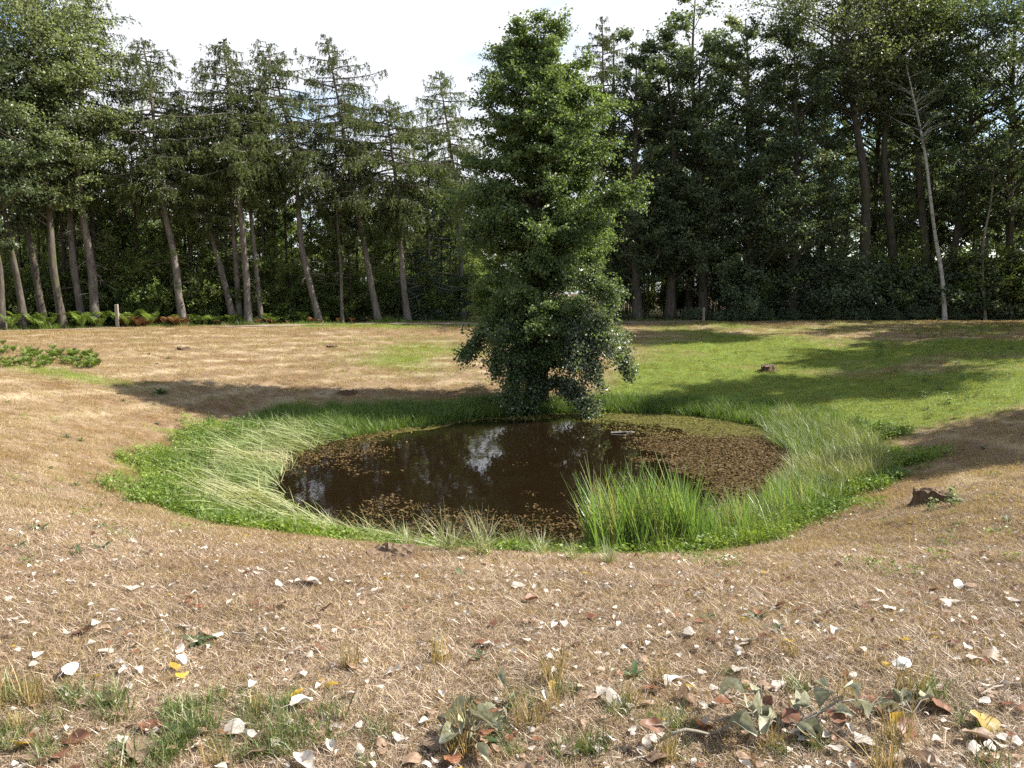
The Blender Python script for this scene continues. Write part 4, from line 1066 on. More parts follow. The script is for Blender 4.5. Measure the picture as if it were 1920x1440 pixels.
# olive film: algae far and right, painted reflection of the sunlit bank at left
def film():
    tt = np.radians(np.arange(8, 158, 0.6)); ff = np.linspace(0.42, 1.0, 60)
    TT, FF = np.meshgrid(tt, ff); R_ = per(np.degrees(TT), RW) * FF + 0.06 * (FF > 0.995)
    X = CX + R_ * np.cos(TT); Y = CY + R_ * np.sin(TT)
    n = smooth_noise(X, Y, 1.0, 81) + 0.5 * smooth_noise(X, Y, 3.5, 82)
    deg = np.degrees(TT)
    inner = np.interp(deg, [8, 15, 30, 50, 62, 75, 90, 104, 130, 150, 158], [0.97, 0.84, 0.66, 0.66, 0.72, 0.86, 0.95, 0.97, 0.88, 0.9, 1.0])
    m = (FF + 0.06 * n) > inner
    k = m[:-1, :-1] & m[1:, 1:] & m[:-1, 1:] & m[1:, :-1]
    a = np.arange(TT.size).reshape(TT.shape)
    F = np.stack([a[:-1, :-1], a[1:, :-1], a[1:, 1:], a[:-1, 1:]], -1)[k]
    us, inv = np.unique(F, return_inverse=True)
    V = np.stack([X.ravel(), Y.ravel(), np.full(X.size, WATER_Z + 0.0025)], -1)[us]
    m_, t, b = new_mat('algae_reflection_film')
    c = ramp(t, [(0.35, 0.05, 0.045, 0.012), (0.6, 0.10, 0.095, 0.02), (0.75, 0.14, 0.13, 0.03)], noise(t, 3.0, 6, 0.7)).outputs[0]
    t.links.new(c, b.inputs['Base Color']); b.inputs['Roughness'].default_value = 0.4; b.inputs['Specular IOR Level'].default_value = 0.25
    tag(obj('algae_reflection_film', mesh_np('algae_reflection_film', V, inv.reshape(F.shape), m_)), kind='stuff')
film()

# low green cover on the floor of the wood
x = r.uniform(-45, 50, 9000); y = front_y(x) + r.uniform(0.2, 16, 9000) ** 1.0
fl_m = [mesh_np('cover_piece', *leafy(30, 0.4, 0.45, 0.11, 1060 + i), M['oak_leaf']) for i in range(3)]
keep = (np.abs(x / y) < 0.72) & (r.random(len(x)) < np.clip(0.55 + 0.5 * smooth_noise(x, y, 0.5, 55), 0.1, 1))
x, y = x[keep], y[keep]
scatter('woodland_ground_cover', np.stack([x, y, height(x, y)], -1), np.tile([0, 0, 1.0], (len(x), 1)), r.uniform(0, 6.28, len(x)), r.uniform(0.5, 1.1, len(x)), np.zeros(len(x)), r.integers(0, 3, len(x)), fl_m)

# ------------------------------------------------------------------ stumps
def stump(label, u, v, R, H, seed, roots=5, cut=(0.30, 0.235, 0.18)):
    g = on_ground(u, v); q = np.random.default_rng(seed)
    na, nh = 28, 9
    a = np.arange(na) * 2 * PI / na
    lob = 1 + 0.12 * np.sin(2 * a + q.uniform(0, 6)) + 0.10 * np.sin(3 * a + q.uniform(0, 6)) + 0.08 * np.sin(5 * a + q.uniform(0, 6)) + q.normal(0, 0.03, na)
    tilt = q.normal(0, 0.12, 2)
    V = []
    for k in range(nh):
        f = k / (nh - 1)
        rr = R * lob * (1 + 0.35 * (1 - f) ** 3) * (1 + q.normal(0, 0.02, na))
        z = -0.12 + (H + 0.12) * f + (tilt[0] * np.cos(a) + tilt[1] * np.sin(a)) * R * f + q.normal(0, 0.006, na)
        if k == nh - 1: z = z + q.normal(0, 0.02, na)
        V.append(np.stack([rr * np.cos(a), rr * np.sin(a), z], -1))
    top = V[-1]
    Vb = np.concatenate(V); i = np.arange(nh - 1)[:, None] * na + np.arange(na)[None]; j = np.arange(nh - 1)[:, None] * na + (np.arange(na)[None] + 1) % na
    F = np.stack([i, j, j + na, i + na], -1).reshape(-1, 4)
    root = empty('tree_stump', g); tag(root, label, 'tree stump')
    obj('bark', mesh_np('bark', Vb, F, M['stump_bark'], True), root)
    c = top.mean(0); rings = [top * 1.0]
    for f in (0.75, 0.5, 0.25):
        p = c + (top - c) * f; p[:, 2] += q.normal(0, 0.012, na); rings.append(p)
    Vt = np.concatenate(rings + [c[None]]); i = np.arange(3)[:, None] * na + np.arange(na)[None]; j = np.arange(3)[:, None] * na + (np.arange(na)[None] + 1) % na
    Fq = np.stack([i, j, j + na, i + na], -1).reshape(-1, 4); k = np.arange(na); Ft = np.stack([3 * na + k, 3 * na + (k + 1) % na, np.full(na, 4 * na)], -1)
    obj('cut_face', mesh_np('cut_face', Vt, [Fq, Ft], M['stump_cut']), root)
    for k in range(roots):
        a0 = k * 2 * PI / roots + q.uniform(-0.4, 0.4); l = R * q.uniform(1.3, 2.1)
        s = np.linspace(0, 1, 6)
        xx = np.cos(a0 + 0.3 * s) * (R * 0.6 + l * s); yy = np.sin(a0 + 0.3 * s) * (R * 0.6 + l * s)
        zz = height(xx + g.x, yy + g.y) - g.z + 0.06 * (1 - s) ** 1.2 * (H / 0.3) - 0.02
        obj('root', mesh_np('root', *tubes(np.stack([xx, yy, zz], -1)[None], (R * 0.26 * (1 - 0.75 * s))[None], 7), M['stump_bark'], True), root)
    return root
M['stump_bark'] = bark_mat('stump_bark', (0.035, 0.024, 0.016), (0.16, 0.105, 0.065), 14)
M['stump_cut'] = bark_mat('stump_cut', (0.075, 0.05, 0.033), (0.21, 0.15, 0.10), 18)
stump('weathered tree stump on the right bank with weeds growing round it', 1755, 943, 0.22, 0.15, 1)
stump('low rotten stump on the near shore beside the pale sedge', 730, 1047, 0.18, 0.065, 2)
stump('dark tree stump half way up the right slope in the shade', 1440, 697, 0.25, 0.22, 3)
stump('flat cut stump in the shade of the alder on the left slope', 652, 738, 0.26, 0.09, 4)
stump('tiny dark stump remnant high on the left lawn', 344, 655, 0.22, 0.08, 5, 3)
stump('small black stump remnant near the green patch on the far lawn', 622, 651, 0.20, 0.08, 6, 3)

# ------------------------------------------------------------------ posts
M['post_wood'] = bark_mat('post_wood', (0.16, 0.135, 0.105), (0.34, 0.30, 0.245), 10)
def post(label, u, H, W, off):
    y = 44.0
    for _ in range(4): y = float(front_y((u - 960) / FOC * y)) + off
    x = (u - 960) / FOC * y
    b = W / 2; c = b * 0.82
    V = []
    for z, h in ((-0.2, b), (H - 0.02, b * 0.97), (H, c)):
        e = h * 0.25
        V += [(h - e, -h, z), (h, -h + e, z), (h, h - e, z), (h - e, h, z), (-h + e, h, z), (-h, h - e, z), (-h, -h + e, z), (-h + e, -h, z)]
    V = np.array(V); F = [[i + 8 * k, (i + 1) % 8 + 8 * k, (i + 1) % 8 + 8 * k + 8, i + 8 * k + 8] for k in range(2) for i in range(8)]
    root = empty('wooden_post', (x, y, float(height(x, y))), 0.2); tag(root, label, 'post')
    obj('shaft', mesh_np('shaft', V, np.array(F), M['post_wood']), root)
    obj('top_face', mesh_np('top_face', V[16:] + np.array([0, 0, 0.002]), np.arange(8)[None], M['stump_cut']), root)
post('pale wooden post among the bracken at the left rim', 222, 1.08, 0.15, -0.9)
post('short grey wooden post in front of the dark trunks on the right rim', 1318, 0.78, 0.13, -1.0)

# ------------------------------------------------------------------ bracken ferns
def frond_leafs(P, npin, Lp, q, cut=0.25):
    s = np.linspace(cut, 0.98, npin); K = len(P)
    k = np.clip((s * (K - 1)).astype(int), 0, K - 2); f = (s * (K - 1) - k)[:, None]
    S = P[k] * (1 - f) + P[k + 1] * f; T = norm(P[k + 1] - P[k]); sd = norm(np.cross(T, np.array([0, 0, 1.0])))
    N = norm(np.cross(sd, T)); L = Lp * np.sin(PI * np.clip((s - cut) / (1 - cut) * 0.86 + 0.12, 0, 1)) + 0.015
    cs, ds, ns, ls = [], [], [], []
    for sg in (-1, 1):
        D = norm(sd * sg + T * 0.35 - N * 0.15 + q.normal(0, 0.1, S.shape)); cs.append(S + D * L[:, None] * 0.5); ds.append(D); ns.append(N + q.normal(0, 0.15, N.shape)); ls.append(L)
    return leaf_quads(np.concatenate(cs), np.concatenate(ds), norm(np.concatenate(ns)), np.concatenate(ls), np.concatenate(ls) * 0.17, 0.05)
def fern_mesh(seed, n, H, mat):
    q = np.random.default_rng(seed); parts = []
    for i in range(n):
        a = i * 2.4 + q.uniform(-0.3, 0.3); l = H * q.uniform(0.7, 1.15); s = np.linspace(0, 1, 8)
        P = np.stack([l * 0.5 * s ** 1.3 * math.cos(a), l * 0.5 * s ** 1.3 * math.sin(a), l * (1.15 * s - 0.38 * s ** 2.6)], -1)
        parts.append(tubes(P[None], np.linspace(0.008, 0.003, 8)[None], 3)); parts.append(frond_leafs(P, 22, l * 0.26, q))
    V, F = join_vf(parts)
    return mesh_np('fern', V, F, mat)
M['fern'] = leaf_mat('fern', [(0.08, 0.135, 0.028), (0.15, 0.215, 0.05), (0.24, 0.30, 0.09)], 0.45, 0.35, 0.48)
M['dead_fern'] = leaf_mat('dead_fern', [(0.09, 0.04, 0.018), (0.18, 0.085, 0.035), (0.28, 0.165, 0.07)], 0.7, 0.2, 0.25, (1.2, 1.0, 0.7))
ferns = [fern_mesh(1100 + i, 9, 0.62, M['fern']) for i in range(4)]; dferns = [fern_mesh(1110 + i, 8, 0.62, M['dead_fern']) for i in range(3)]
q = np.random.default_rng(55)
def put(name, me, x, y, s, label, cat, group=None, rz=None, dz=0.0, tilt=None):
    o = obj(name, me, None, (x, y, float(height(x, y)) + dz)); o.scale = (s, s, s); o.rotation_euler = (0, 0, q.uniform(0, 6.28) if rz is None else rz)
    if tilt is not None:
        nrm = Vector(slope_normal(np.array([x]), np.array([y]))[0]) + Vector((q.normal(0, tilt), q.normal(0, tilt), 0))
        o.rotation_euler = (nrm.to_track_quat('Z', 'Y') @ Matrix.Rotation(o.rotation_euler.z, 3, 'Z').to_quaternion()).to_euler()
    return tag(o, label, cat, group)
for i in range(90):
    u = q.uniform(-10, 185); v = 692 - q.uniform(0, 46) * (1 - 0.5 * max(0, u / 185))
    g = on_ground(u, v)
    put('fern', ferns[q.integers(0, 4)], g.x, g.y, q.uniform(0.3, 0.56), 'bright green bracken fern in the patch on the left slope', 'fern', 'bracken patch on the left slope')
def edge_put(n, u0, u1, o0, o1, meshes, s0, s1, label, group):
    for i in range(n):
        u = q.uniform(u0, u1); y = 42.0
        off = q.uniform(o0, o1)
        for _ in range(3): y = float(front_y((u - 960) / FOC * y)) + off
        put('fern', meshes[q.integers(0, len(meshes))], (u - 960) / FOC * y, y, q.uniform(s0, s1), label, 'fern', group)
edge_put(40, 232, 350, -0.7, 1.2, dferns, 0.6, 1.15, 'rust brown withered bracken at the foot of the larches', 'withered bracken at the left wood edge')
edge_put(40, 20, 290, -0.7, 1.6, ferns, 0.6, 1.6, 'green bracken at the foot of the left trees', 'green bracken at the left wood edge')
edge_put(46, 330, 620, 0.2, 2.2, ferns, 0.7, 1.3, 'green bracken under the leaning larches', 'green bracken under the larches')
edge_put(14, 380, 700, -0.5, 0.3, dferns, 0.4, 0.7, 'low withered bracken on the lip below the larches', 'withered bracken on the far lip')

# ------------------------------------------------------------------ tufts, weeds and small plants
M['tuft_green'] = leaf_mat('tuft_green', [(0.05, 0.085, 0.02), (0.10, 0.15, 0.04), (0.24, 0.24, 0.10)], 0.4, 0.4, 0.35)
M['tuft_dry'] = leaf_mat('tuft_dry', [(0.11, 0.12, 0.035), (0.30, 0.215, 0.085), (0.50, 0.38, 0.18)], 0.5, 0.3, 0.3, (1.1, 1.0, 0.7))
tg = [mesh_np('grass_tuft', *blades(70, (0.05, 0.13), 0.0042, 0.06, (0.45, 0.3), 0.6, 1200 + i, segs=3), M['tuft_green']) for i in range(4)]
td_ = [mesh_np('grass_tuft', *blades(60, (0.07, 0.19), 0.0036, 0.045, (0.28, 0.22), 0.5, 1210 + i, segs=3), M['tuft_dry']) for i in range(4)]
for (u, v, s, lab) in [(655, 1255, 1.0, 'dry golden tuft with a green heart left of the centre'), (828, 1245, 1.1, 'taller dry tuft with green tip, just left of the middle'),
                       (1700, 1310, 1.3, 'tallest straw coloured tuft on the right'), (1480, 1235, 0.9, 'broad faded tuft with straw plume on the right')]:
    g = on_ground(u, v); put('grass_tuft', td_[q.integers(0, 4)], g.x, g.y, s, lab, 'grass tuft')
for (u, v, s, lab) in [(1462, 1418, 0.75, 'small vivid green tuft at the bottom right'), (1062, 1425, 0.95, 'dense green tuft by the bottom edge near the middle'), (705, 1388, 1.0, 'spiky dark green tuft left of the wilted clump'),
                       (1395, 1300, 0.7, 'small round green tuft above the twig on the right'), (1740, 1308, 0.9, 'dark green tuft at the foot of the tall straw')]:
    g = on_ground(u, v); put('grass_tuft', tg[q.integers(0, 4)], g.x, g.y, s, lab, 'grass tuft')
for i in range(84):
    if i < 54: u = q.uniform(-20, 760) * q.uniform(0.5, 1); v = q.uniform(1310, 1450)
    else: u = q.uniform(760, 1940); v = q.uniform(1270, 1450)
    g = on_ground(u, v); dry = q.random() < (0.12 if i < 54 else 0.45)
    put('grass_tuft', (td_ if dry else tg)[q.integers(0, 4)], g.x, g.y, q.uniform(0.6, 1.25), 'small dry tuft standing in the trampled straw' if dry else 'small green tuft sprouting from the dry lawn', 'grass tuft', 'dry tufts on the near lawn' if dry else 'green tufts on the near lawn')
def rosette(seed, n, L, upr, mat, wr=0.3):
    k = np.random.default_rng(seed); parts = []
    for i in range(n):
        a = i * 2.4 + k.uniform(-0.3, 0.3); l = L * k.uniform(0.6, 1.15); e = k.uniform(*upr); s = np.linspace(0, 1, 5)
        t = e - 0.9 * s * (1 - 0.4 * e)
        d = np.stack([np.cos(t) * math.cos(a), np.cos(t) * math.sin(a), np.sin(t)], -1); P = np.concatenate([[np.zeros(3)], np.cumsum(d[:-1] * l / 4, 0)])
        wv = np.array([-math.sin(a), math.cos(a), 0]); ww = l * wr * np.array([0.12, 0.8, 1.0, 0.65, 0.05]) * 0.5
        rows = np.stack([P - wv * ww[:, None] + np.array([0, 0, 0.12]) * ww[:, None], P, P + wv * ww[:, None] + np.array([0, 0, 0.12]) * ww[:, None]], 1).reshape(-1, 3)
        ii = np.arange(4)[:, None] * 3 + np.arange(2)[None]; F = np.stack([ii, ii + 1, ii + 4, ii + 3], -1).reshape(-1, 4); parts.append((rows, F))
    V, F = join_vf(parts); return mesh_np('weed', V, F, mat)
M['weed'] = leaf_mat('weed', [(0.035, 0.065, 0.022), (0.055, 0.092, 0.032), (0.09, 0.13, 0.055)], 0.5, 0.35, 0.25)
weeds = [rosette(1300 + i, 14, 0.095, (0.2, 0.9), M['weed']) for i in range(4)]
for (u, v, s, lab) in [(365, 1208, 1.1, 'dark green rosette weed on the left of the near lawn'), (1188, 1272, 1.0, 'upright dark green weed in the middle right of the near lawn'), (1325, 1162, 0.8, 'spreading weed beside the red leaf'),
                       (1420, 1166, 0.8, 'flat weed with a red leaf caught on it'), (1458, 1188, 0.85, 'low grey green weed just right of the red leaf weed'), (900, 1236, 0.8, 'small curled weed by the dry tuft'),
                       (300, 738, 3.2, 'single dark green plant at the left end of the alder shade'), (345, 1388, 0.9, 'green weed with a pale leaf at the lower left'), (865, 1080, 0.8, 'lone thistle-like weed on the near lip'), (940, 1395, .8, 'green sprig beside the wilted clump')]:
    g = on_ground(u, v); put('weed', weeds[q.integers(0, 4)], g.x, g.y, s, lab, 'weed')
for i in range(44):
    v = q.uniform(660, 1050); u = q.uniform(0, 320) if i < 24 else q.uniform(1560, 1920)
    g = on_ground(u, v); put('weed', weeds[q.integers(0, 4)], g.x, g.y, q.uniform(0.6, 1.3), 'small green weed dotted over the dry slope', 'weed', 'weeds dotted over the dry slopes')
M['pale_weed'] = leaf_mat('pale_weed', [(0.09, 0.14, 0.045), (0.16, 0.21, 0.08), (0.24, 0.28, 0.14)], 0.6, 0.2, 0.35)
pw = [mesh_np('weed', *leafy(60, 0.16, 0.42, 0.10, 1320 + i), M['pale_weed']) for i in range(3)]
for i in range(46):
    u = q.uniform(1640, 1925); v = q.uniform(603, 680) if i < 30 else q.uniform(680, 760)
    g = on_ground(u, v); put('weed', pw[q.integers(0, 3)], g.x, g.y, q.uniform(0.35, 0.9), 'pale leafy weed on the upper right slope', 'weed', 'pale weeds on the upper right slope')
for (u, v, s, lab) in [(1785, 950, 0.6, 'leafy weed against the right side of the weathered right bank stump'), (1745, 962, 0.45, 'small leafy weed in front of the weathered right bank stump')]:
    g = on_ground(u, v); put('weed', pw[q.integers(0, 3)], g.x, g.y, s, lab, 'weed')
# sedge tufts of the near shore
M['pale_sedge'] = leaf_mat('pale_sedge', [(0.10, 0.14, 0.04), (0.24, 0.26, 0.11), (0.45, 0.43, 0.29)], 0.35, 0.45, 0.35)
sg = [mesh_np('sedge_tuft', *blades(120, (0.35, 0.75), 0.009, 0.10, (0.5, 0.3), 0.8, 1340 + i, segs=4), M['pale_sedge']) for i in range(4)]
for (u, v, s, lab) in [(975, 1040, 0.85, 'bushy pale sedge tuft left of the dark inlet'), (905, 1042, 0.7, 'pale sedge tuft second from the dark inlet'), (840, 1035, 0.75, 'sedge tuft with tall seed stalks on the near shore'), (770, 1030, 0.6, 'pale sedge tuft right of the rotten stump'),
                       (690, 1015, 0.6, 'pale sedge tuft left of the rotten stump'), (1015, 1045, 0.5, 'small sedge tuft at the edge of the dark inlet'), (620, 1003, 0.6, 'sedge tuft where the flattened sedge ends'), (1075, 1052, .35, 'little green tuft in the dark inlet'), (1140, 1058, .4, 'little green tuft under the tall reeds')]:
    g = on_ground(u, v); put('sedge_tuft', sg[q.integers(0, 4)], g.x, g.y, s, lab, 'sedge tuft')

# ------------------------------------------------------------------ fallen leaves
def leaf_grid(seed, curl, roll, wr=0.8):
    k = np.random.default_rng(seed); ns, nw = 7, 5
    s = np.linspace(0, 1, ns); wd = wr * 0.5 * np.sin(PI * np.clip(s * 0.93 + 0.035, 0, 1)) ** 0.75 * (1.2 - 0.55 * s); t = np.linspace(-1, 1, nw)
    X = np.repeat(s[:, None] - 0.5, nw, 1); Y = wd[:, None] * t[None] * (1 + k.normal(0, 0.06, (ns, nw)))
    Z = roll * (Y / (wr * 0.5)) ** 2 * 0.35 + curl * (X * 1.6) ** 2 * 0.35 + 0.05 * np.sin(7 * X + 5 * Y + k.uniform(0, 6)) + k.normal(0, 0.018, (ns, nw))
    V = np.stack([X, Y, Z - Z.min() * 0.8], -1).reshape(-1, 3); i = np.arange(ns - 1)[:, None] * nw + np.arange(nw - 1)[None]
    F = np.stack([i, i + nw, i + nw + 1, i + 1], -1).reshape(-1, 4)
    sx = np.linspace(-0.5, -0.95, 4); st = tubes(np.stack([sx, 0.03 * np.sin(sx * 9), np.full(4, V[2, 2]) + 0.03], -1)[None], np.full((1, 4), 0.012), 3)
    return join_vf([(V, F), st])
def dead_leaf_mat(name, cols, trans=0.2):
    m, t, b = new_mat(name)
    f = noise(t, 3.5, 5, 0.65); oi = t.nodes.new('ShaderNodeObjectInfo')
    c = vjit(t, ramp(t, [(0.3, *cols[0]), (0.55, *cols[1]), (0.75, *cols[2])], f).outputs[0], oi.outputs['Random'], 0.75, 1.2)
    t.links.new(c, b.inputs['Base Color']); b.inputs['Roughness'].default_value = 0.5; b.inputs['Specular IOR Level'].default_value = 0.35
    tr = t.nodes.new('ShaderNodeBsdfTranslucent'); t.links.new(c, tr.inputs['Color']); ms = t.nodes.new('ShaderNodeMixShader'); ms.inputs[0].default_value = trans
    t.links.new(b.outputs[0], ms.inputs[1]); t.links.new(tr.outputs[0], ms.inputs[2]); t.links.new(ms.outputs[0], t.nodes['Material Output'].inputs['Surface'])
    return m
DL = {'pale': dead_leaf_mat('leaf_pale', [(0.33, 0.28, 0.23), (0.50, 0.45, 0.39), (0.62, 0.58, 0.52)]),
      'tan': dead_leaf_mat('leaf_tan', [(0.17, 0.105, 0.065), (0.29, 0.20, 0.135), (0.39, 0.30, 0.22)]),
      'brown': dead_leaf_mat('leaf_brown', [(0.085, 0.035, 0.02), (0.19, 0.085, 0.045), (0.29, 0.16, 0.09)]),
      'yellow': dead_leaf_mat('leaf_yellow', [(0.30, 0.17, 0.02), (0.46, 0.31, 0.04), (0.52, 0.42, 0.16)], 0.3),
      'white': dead_leaf_mat('leaf_white', [(0.62, 0.60, 0.56), (0.74, 0.73, 0.70), (0.80, 0.79, 0.76)], 0.1),
      'wilt': dead_leaf_mat('leaf_wilted', [(0.15, 0.15, 0.075), (0.31, 0.31, 0.21), (0.50, 0.49, 0.40)], 0.25)}
LM = {}
for kname, mat in DL.items():
    LM[kname] = []; wl = kname == 'wilt'
    for i in range(7):
        k = np.random.default_rng(1400 + i)
        V, F = leaf_grid(1400 + i, k.uniform(-1.6, 1.6) if wl else k.uniform(-0.5, 0.8), k.uniform(0.8, 2.6) if wl else k.uniform(-0.5, 0.9), k.uniform(0.5, 0.75) if wl else k.uniform(0.6, 0.95))
        LM[kname].append(mesh_np('fallen_leaf', V, F, mat, True))
LAB = {'pale': 'bleached pale dead leaf lying on the dry straw', 'tan': 'tan dead leaf lying on the dry straw', 'brown': 'dark brown curled dead leaf on the dry straw', 'yellow': 'yellow fallen leaf on the dry straw'}
def leaf_at(kd, u, v, s, label=None, tilt=0.28, dz=0.026):
    g = on_ground(u, v)
    put('fallen_leaf', LM[kd][q.integers(0, 7)], g.x, g.y, s, label or LAB[kd], 'leaf', None if label else {'pale': 'pale fallen leaves', 'tan': 'tan fallen leaves', 'brown': 'brown fallen leaves', 'yellow': 'yellow fallen leaves'}[kd], None, dz, tilt)
for kd, u, v, s, lab, tl in [('white', 131, 1268, 0.085, 'white crumpled leaf standing out bright at the far left of the near lawn', 0.5), ('yellow', 342, 1278, 0.065, 'broad pale yellow leaf on the left, below a white leaf', 0.2), ('yellow', 328, 1262, 0.06, 'small orange yellow leaf tucked above the broad yellow one', 0.3),
    ('white', 340, 1248, 0.065, 'white leaf just above the two yellow leaves', 0.2), ('yellow', 560, 1320, 0.08, 'bright orange yellow leaf alone in the lower left centre', 0.3), ('yellow', 48, 1414, 0.085, 'yellow leaf in the green tufts at the bottom left corner', 0.4),
    ('tan', 265, 1420, 0.16, 'very large flat tan leaf at the bottom left', 0.06), ('brown', 610, 1152, 0.10, 'red brown leaf standing up left of the centre', 0.9), ('brown', 1420, 1160, 0.09, 'red brown leaf caught on a flat weed', 0.7),
    ('white', 1256, 1284, 0.085, 'oval white leaf right of the upright weed', 0.15), ('brown', 1228, 1305, 0.085, 'rust orange curled leaf below the oval white leaf', 0.8), ('pale', 1150, 1327, 0.10, 'white edged leaf propped up and casting a dark shadow', 0.7),
    ('tan', 1285, 1322, 0.11, 'tan leaf with upturned brown end right of the propped leaf', 0.6), ('white', 1142, 1397, 0.05, 'small round white leaf near the bottom middle', 0.4), ('pale', 1460, 1298, 0.10, 'cream leaf left of the wilted branch above a second one', 0.3),
    ('brown', 1758, 1334, 0.12, 'upright dark brown leaf right of the wilted branch', 0.9), ('yellow', 1684, 1362, 0.09, 'yellow and white leaf at the right end of the wilted branch', 0.4), ('yellow', 1664, 1260, 0.07, 'yellow edged curled leaf beside a white crumpled one', 0.4), ('white', 1690, 1256, 0.08, 'white crumpled leaf beside the yellow edged one', 0.3),
    ('brown', 1700, 1392, 0.12, 'brown arched leaf with a white leaf at its side, bottom right', 0.5), ('pale', 1620, 1408, 0.11, 'big crumpled cream leaf near the bottom right', 0.4), ('yellow', 1845, 1372, 0.13, 'large pale yellow leaf at the lower right', 0.3), ('tan', 1838, 1398, 0.14, 'large tan leaf with yellow tint at the lower right corner', 0.4),
    ('pale', 442, 1380, 0.085, 'large bleached leaf at the lower left centre', 0.2), ('white', 1797, 1103, 0.10, 'white leaf shining on the right of the upper lawn', 0.4)]:
    leaf_at(kd, u, v, s, lab, tl)
kn = ['pale', 'tan', 'brown', 'yellow']
def cluster(u, v):
    return 0.5 + 0.5 * math.sin(u * 0.011 + 2) * math.sin(v * 0.03 + u * 0.004)
cnt = 0
while cnt < 262:
    d = 2.4 + (7.2 - 2.4) * q.random() ** 1.15; x = d * q.uniform(-0.68, 0.68)
    u = 960 + FOC * x / d
    if q.random() > 0.35 + 0.3 * (u > 900) + 0.35 * cluster(u, d * 90): continue
    kd = kn[q.choice(4, p=[0.40, 0.33, 0.24, 0.03])]
    put('fallen_leaf', LM[kd][q.integers(0, 7)], x, d, 0.035 + 0.07 * q.random() ** 1.5, LAB[kd], 'leaf', {'pale': 'pale fallen leaves', 'tan': 'tan fallen leaves', 'brown': 'brown fallen leaves', 'yellow': 'yellow fallen leaves'}[kd], None, 0.024, 0.2)
    cnt += 1
# finer litter
x, y = wedge(6000, 2.35, 14, 0.7, 1.1)
rad_, th_ = polar(x, y); keep = rad_ > per(th_, RM) + 0.4; x, y = x[keep], y[keep]
lit = [LM['pale'][0], LM['pale'][3], LM['tan'][1], LM['tan'][4], LM['brown'][2], LM['yellow'][5], LM['pale'][6]]
scatter('leaf_litter', np.stack([x, y, height(x, y) + 0.024], -1), norm(slope_normal(x, y) + np.random.default_rng(9).normal(0, 0.2, (len(x), 3))), np.random.default_rng(8).uniform(0, 6.28, len(x)), 0.016 + 0.04 * np.random.default_rng(10).random(len(x)) ** 1.8,
        np.zeros(len(x)), np.random.default_rng(11).choice(7, len(x), p=[.2, .18, .2, .16, .14, .005, .115]), lit)

# ------------------------------------------------------------------ wilted branches on the lawn
def wilted(label, u, v, length, rz, n, seed, Ls=(0.06, 0.095)):
    k = np.random.default_rng(seed); g = on_ground(u, v)
    root = empty('wilted_branch', g, rz); tag(root, label, 'branch')
    s = np.linspace(-0.5, 0.5, 9); P = np.stack([s * length, 0.05 * length * np.sin(s * 6), 0.045 + 0.03 * np.sin(s * 9 + seed)], -1)
    gx = math.cos(rz); gy = math.sin(rz)
    wx = g.x + P[:, 0] * gx - P[:, 1] * gy; wy = g.y + P[:, 0] * gy + P[:, 1] * gx
    P[:, 2] += height(wx, wy) - g.z
    tw = [tubes(P[None], np.linspace(0.007, 0.003, 9)[None], 6)]
    lp = []
    for i in range(n):
        j = k.integers(0, 9); a = k.uniform(0, 6.28); l = k.uniform(0.04, 0.12); e = P[j] + np.array([math.cos(a) * l, math.sin(a) * l, k.uniform(-0.01, 0.045)])
        tw.append(tubes(np.stack([P[j], (P[j] + e) / 2 + np.array([0, 0, 0.02]), e])[None], np.array([[0.003, 0.0025, 0.002]]), 4)); lp.append((e, a))
    obj('twig', mesh_np('twig', *join_vf(tw), M['pale_bark'], True), root)
    for e, a in lp:
        o = obj('leaf', LM['wilt'][k.integers(0, 7)] if k.random() < 0.68 else LM['brown'][k.integers(0, 7)], root, e)
        sz = k.uniform(*Ls); o.scale = (sz, sz, sz); o.rotation_euler = (k.normal(0, 0.55), k.normal(0.1, 0.42), a)
wilted('wilted poplar branch with curled grey green leaves on the lower right lawn', 1565, 1352, 0.62, 0.08, 30, 1)
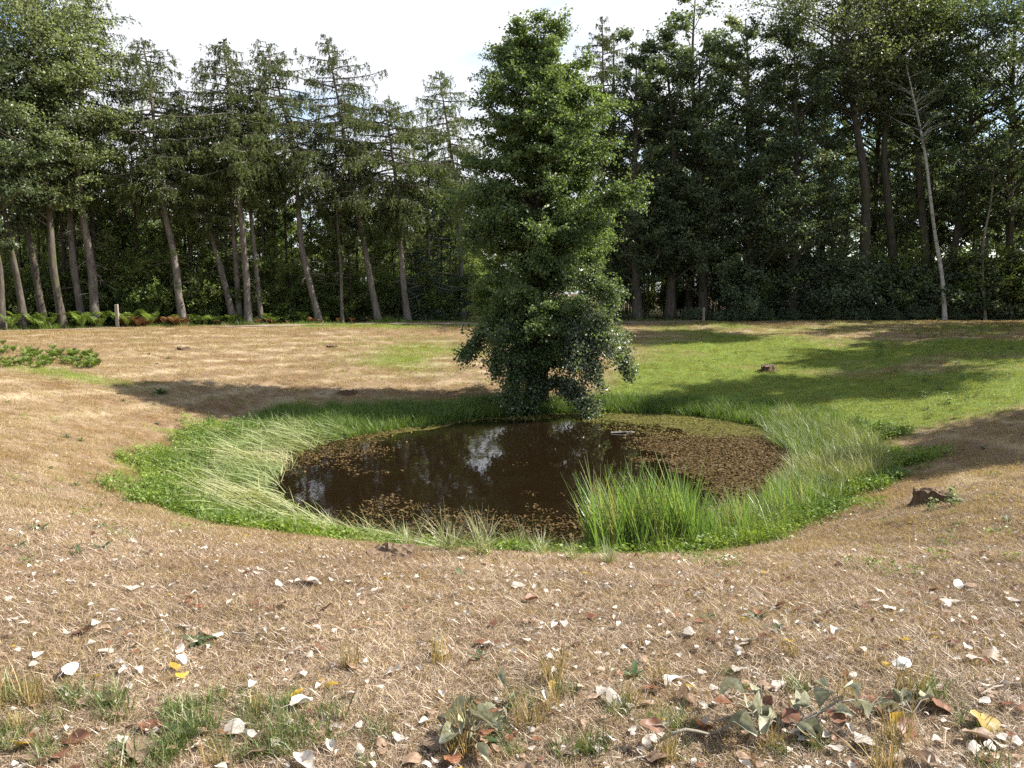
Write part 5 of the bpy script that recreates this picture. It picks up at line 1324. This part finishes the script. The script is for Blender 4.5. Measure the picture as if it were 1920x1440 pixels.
wilted('bunched clump of wilted green leaves at the bottom centre', 885, 1395, 0.16, 1.2, 17, 2, (0.065, 0.105))
wilted('short sprig of wilted leaves just above the bottom centre clump', 925, 1352, 0.22, 0.5, 7, 3, (0.06, 0.095))
wilted('dried branch with two crumpled leaves lying left of the big wilted one', 1330, 1390, 0.4, 0.15, 6, 4, (0.075, 0.115))
# bare twigs
M['twig'] = bark_mat('twig', (0.22, 0.18, 0.14), (0.46, 0.40, 0.33), 20)
def twig(label, u, v, L, rz, seed, name='twig', zoff=0.012, r0=0.005, base=None, mat=None):
    k = np.random.default_rng(seed); g = base or on_ground(u, v)
    s = np.linspace(-0.5, 0.5, 8); P = np.stack([s * L, 0.06 * L * np.sin(s * 5 + seed) + k.normal(0, 0.01, 8) * L, zoff + 0.02 * L * np.cos(s * 4)], -1)
    parts = [tubes(P[None], np.linspace(r0, r0 * 0.45, 8)[None], 6)]
    for j in (3, 5):
        e = P[j] + np.array([0.22, k.choice([-1, 1]) * 0.16, 0.05]) * L; parts.append(tubes(np.stack([P[j], (P[j] + e) / 2, e])[None], np.array([[r0 * 0.6, r0 * 0.45, r0 * 0.3]]), 5))
    o = obj(name, mesh_np(name, *join_vf(parts), mat or M['twig'], True), None, g); o.rotation_euler = (0, 0, rz)
    return tag(o, label, name.replace('_', ' '))
twig('bare forked twig lying above the wilted branch', 1385, 1318, 0.28, 0.25, 1)
twig('thin pale twig at the right edge of the near lawn', 1890, 1295, 0.30, 0.3, 2)
twig('thin twig left of the bottom centre clump', 470, 1200, 0.25, -0.4, 3)
twig('long dry twig in the lower right of the lawn', 1230, 1425, 0.34, 0.5, 4)
wp = at_depth(1168, 812, 1.0); wt = (WATER_Z - CAMZ) / ((wp.z - CAMZ)); wb = Vector((wp.x * wt, wp.y * wt, WATER_Z))
M['bleached'] = bark_mat('bleached', (0.40, 0.38, 0.35), (0.68, 0.66, 0.62), 12)
twig('bleached stick floating on the dark water', 0, 0, 0.62, 0.05, 5, 'floating_stick', 0.02, 0.016, wb, M['bleached'])
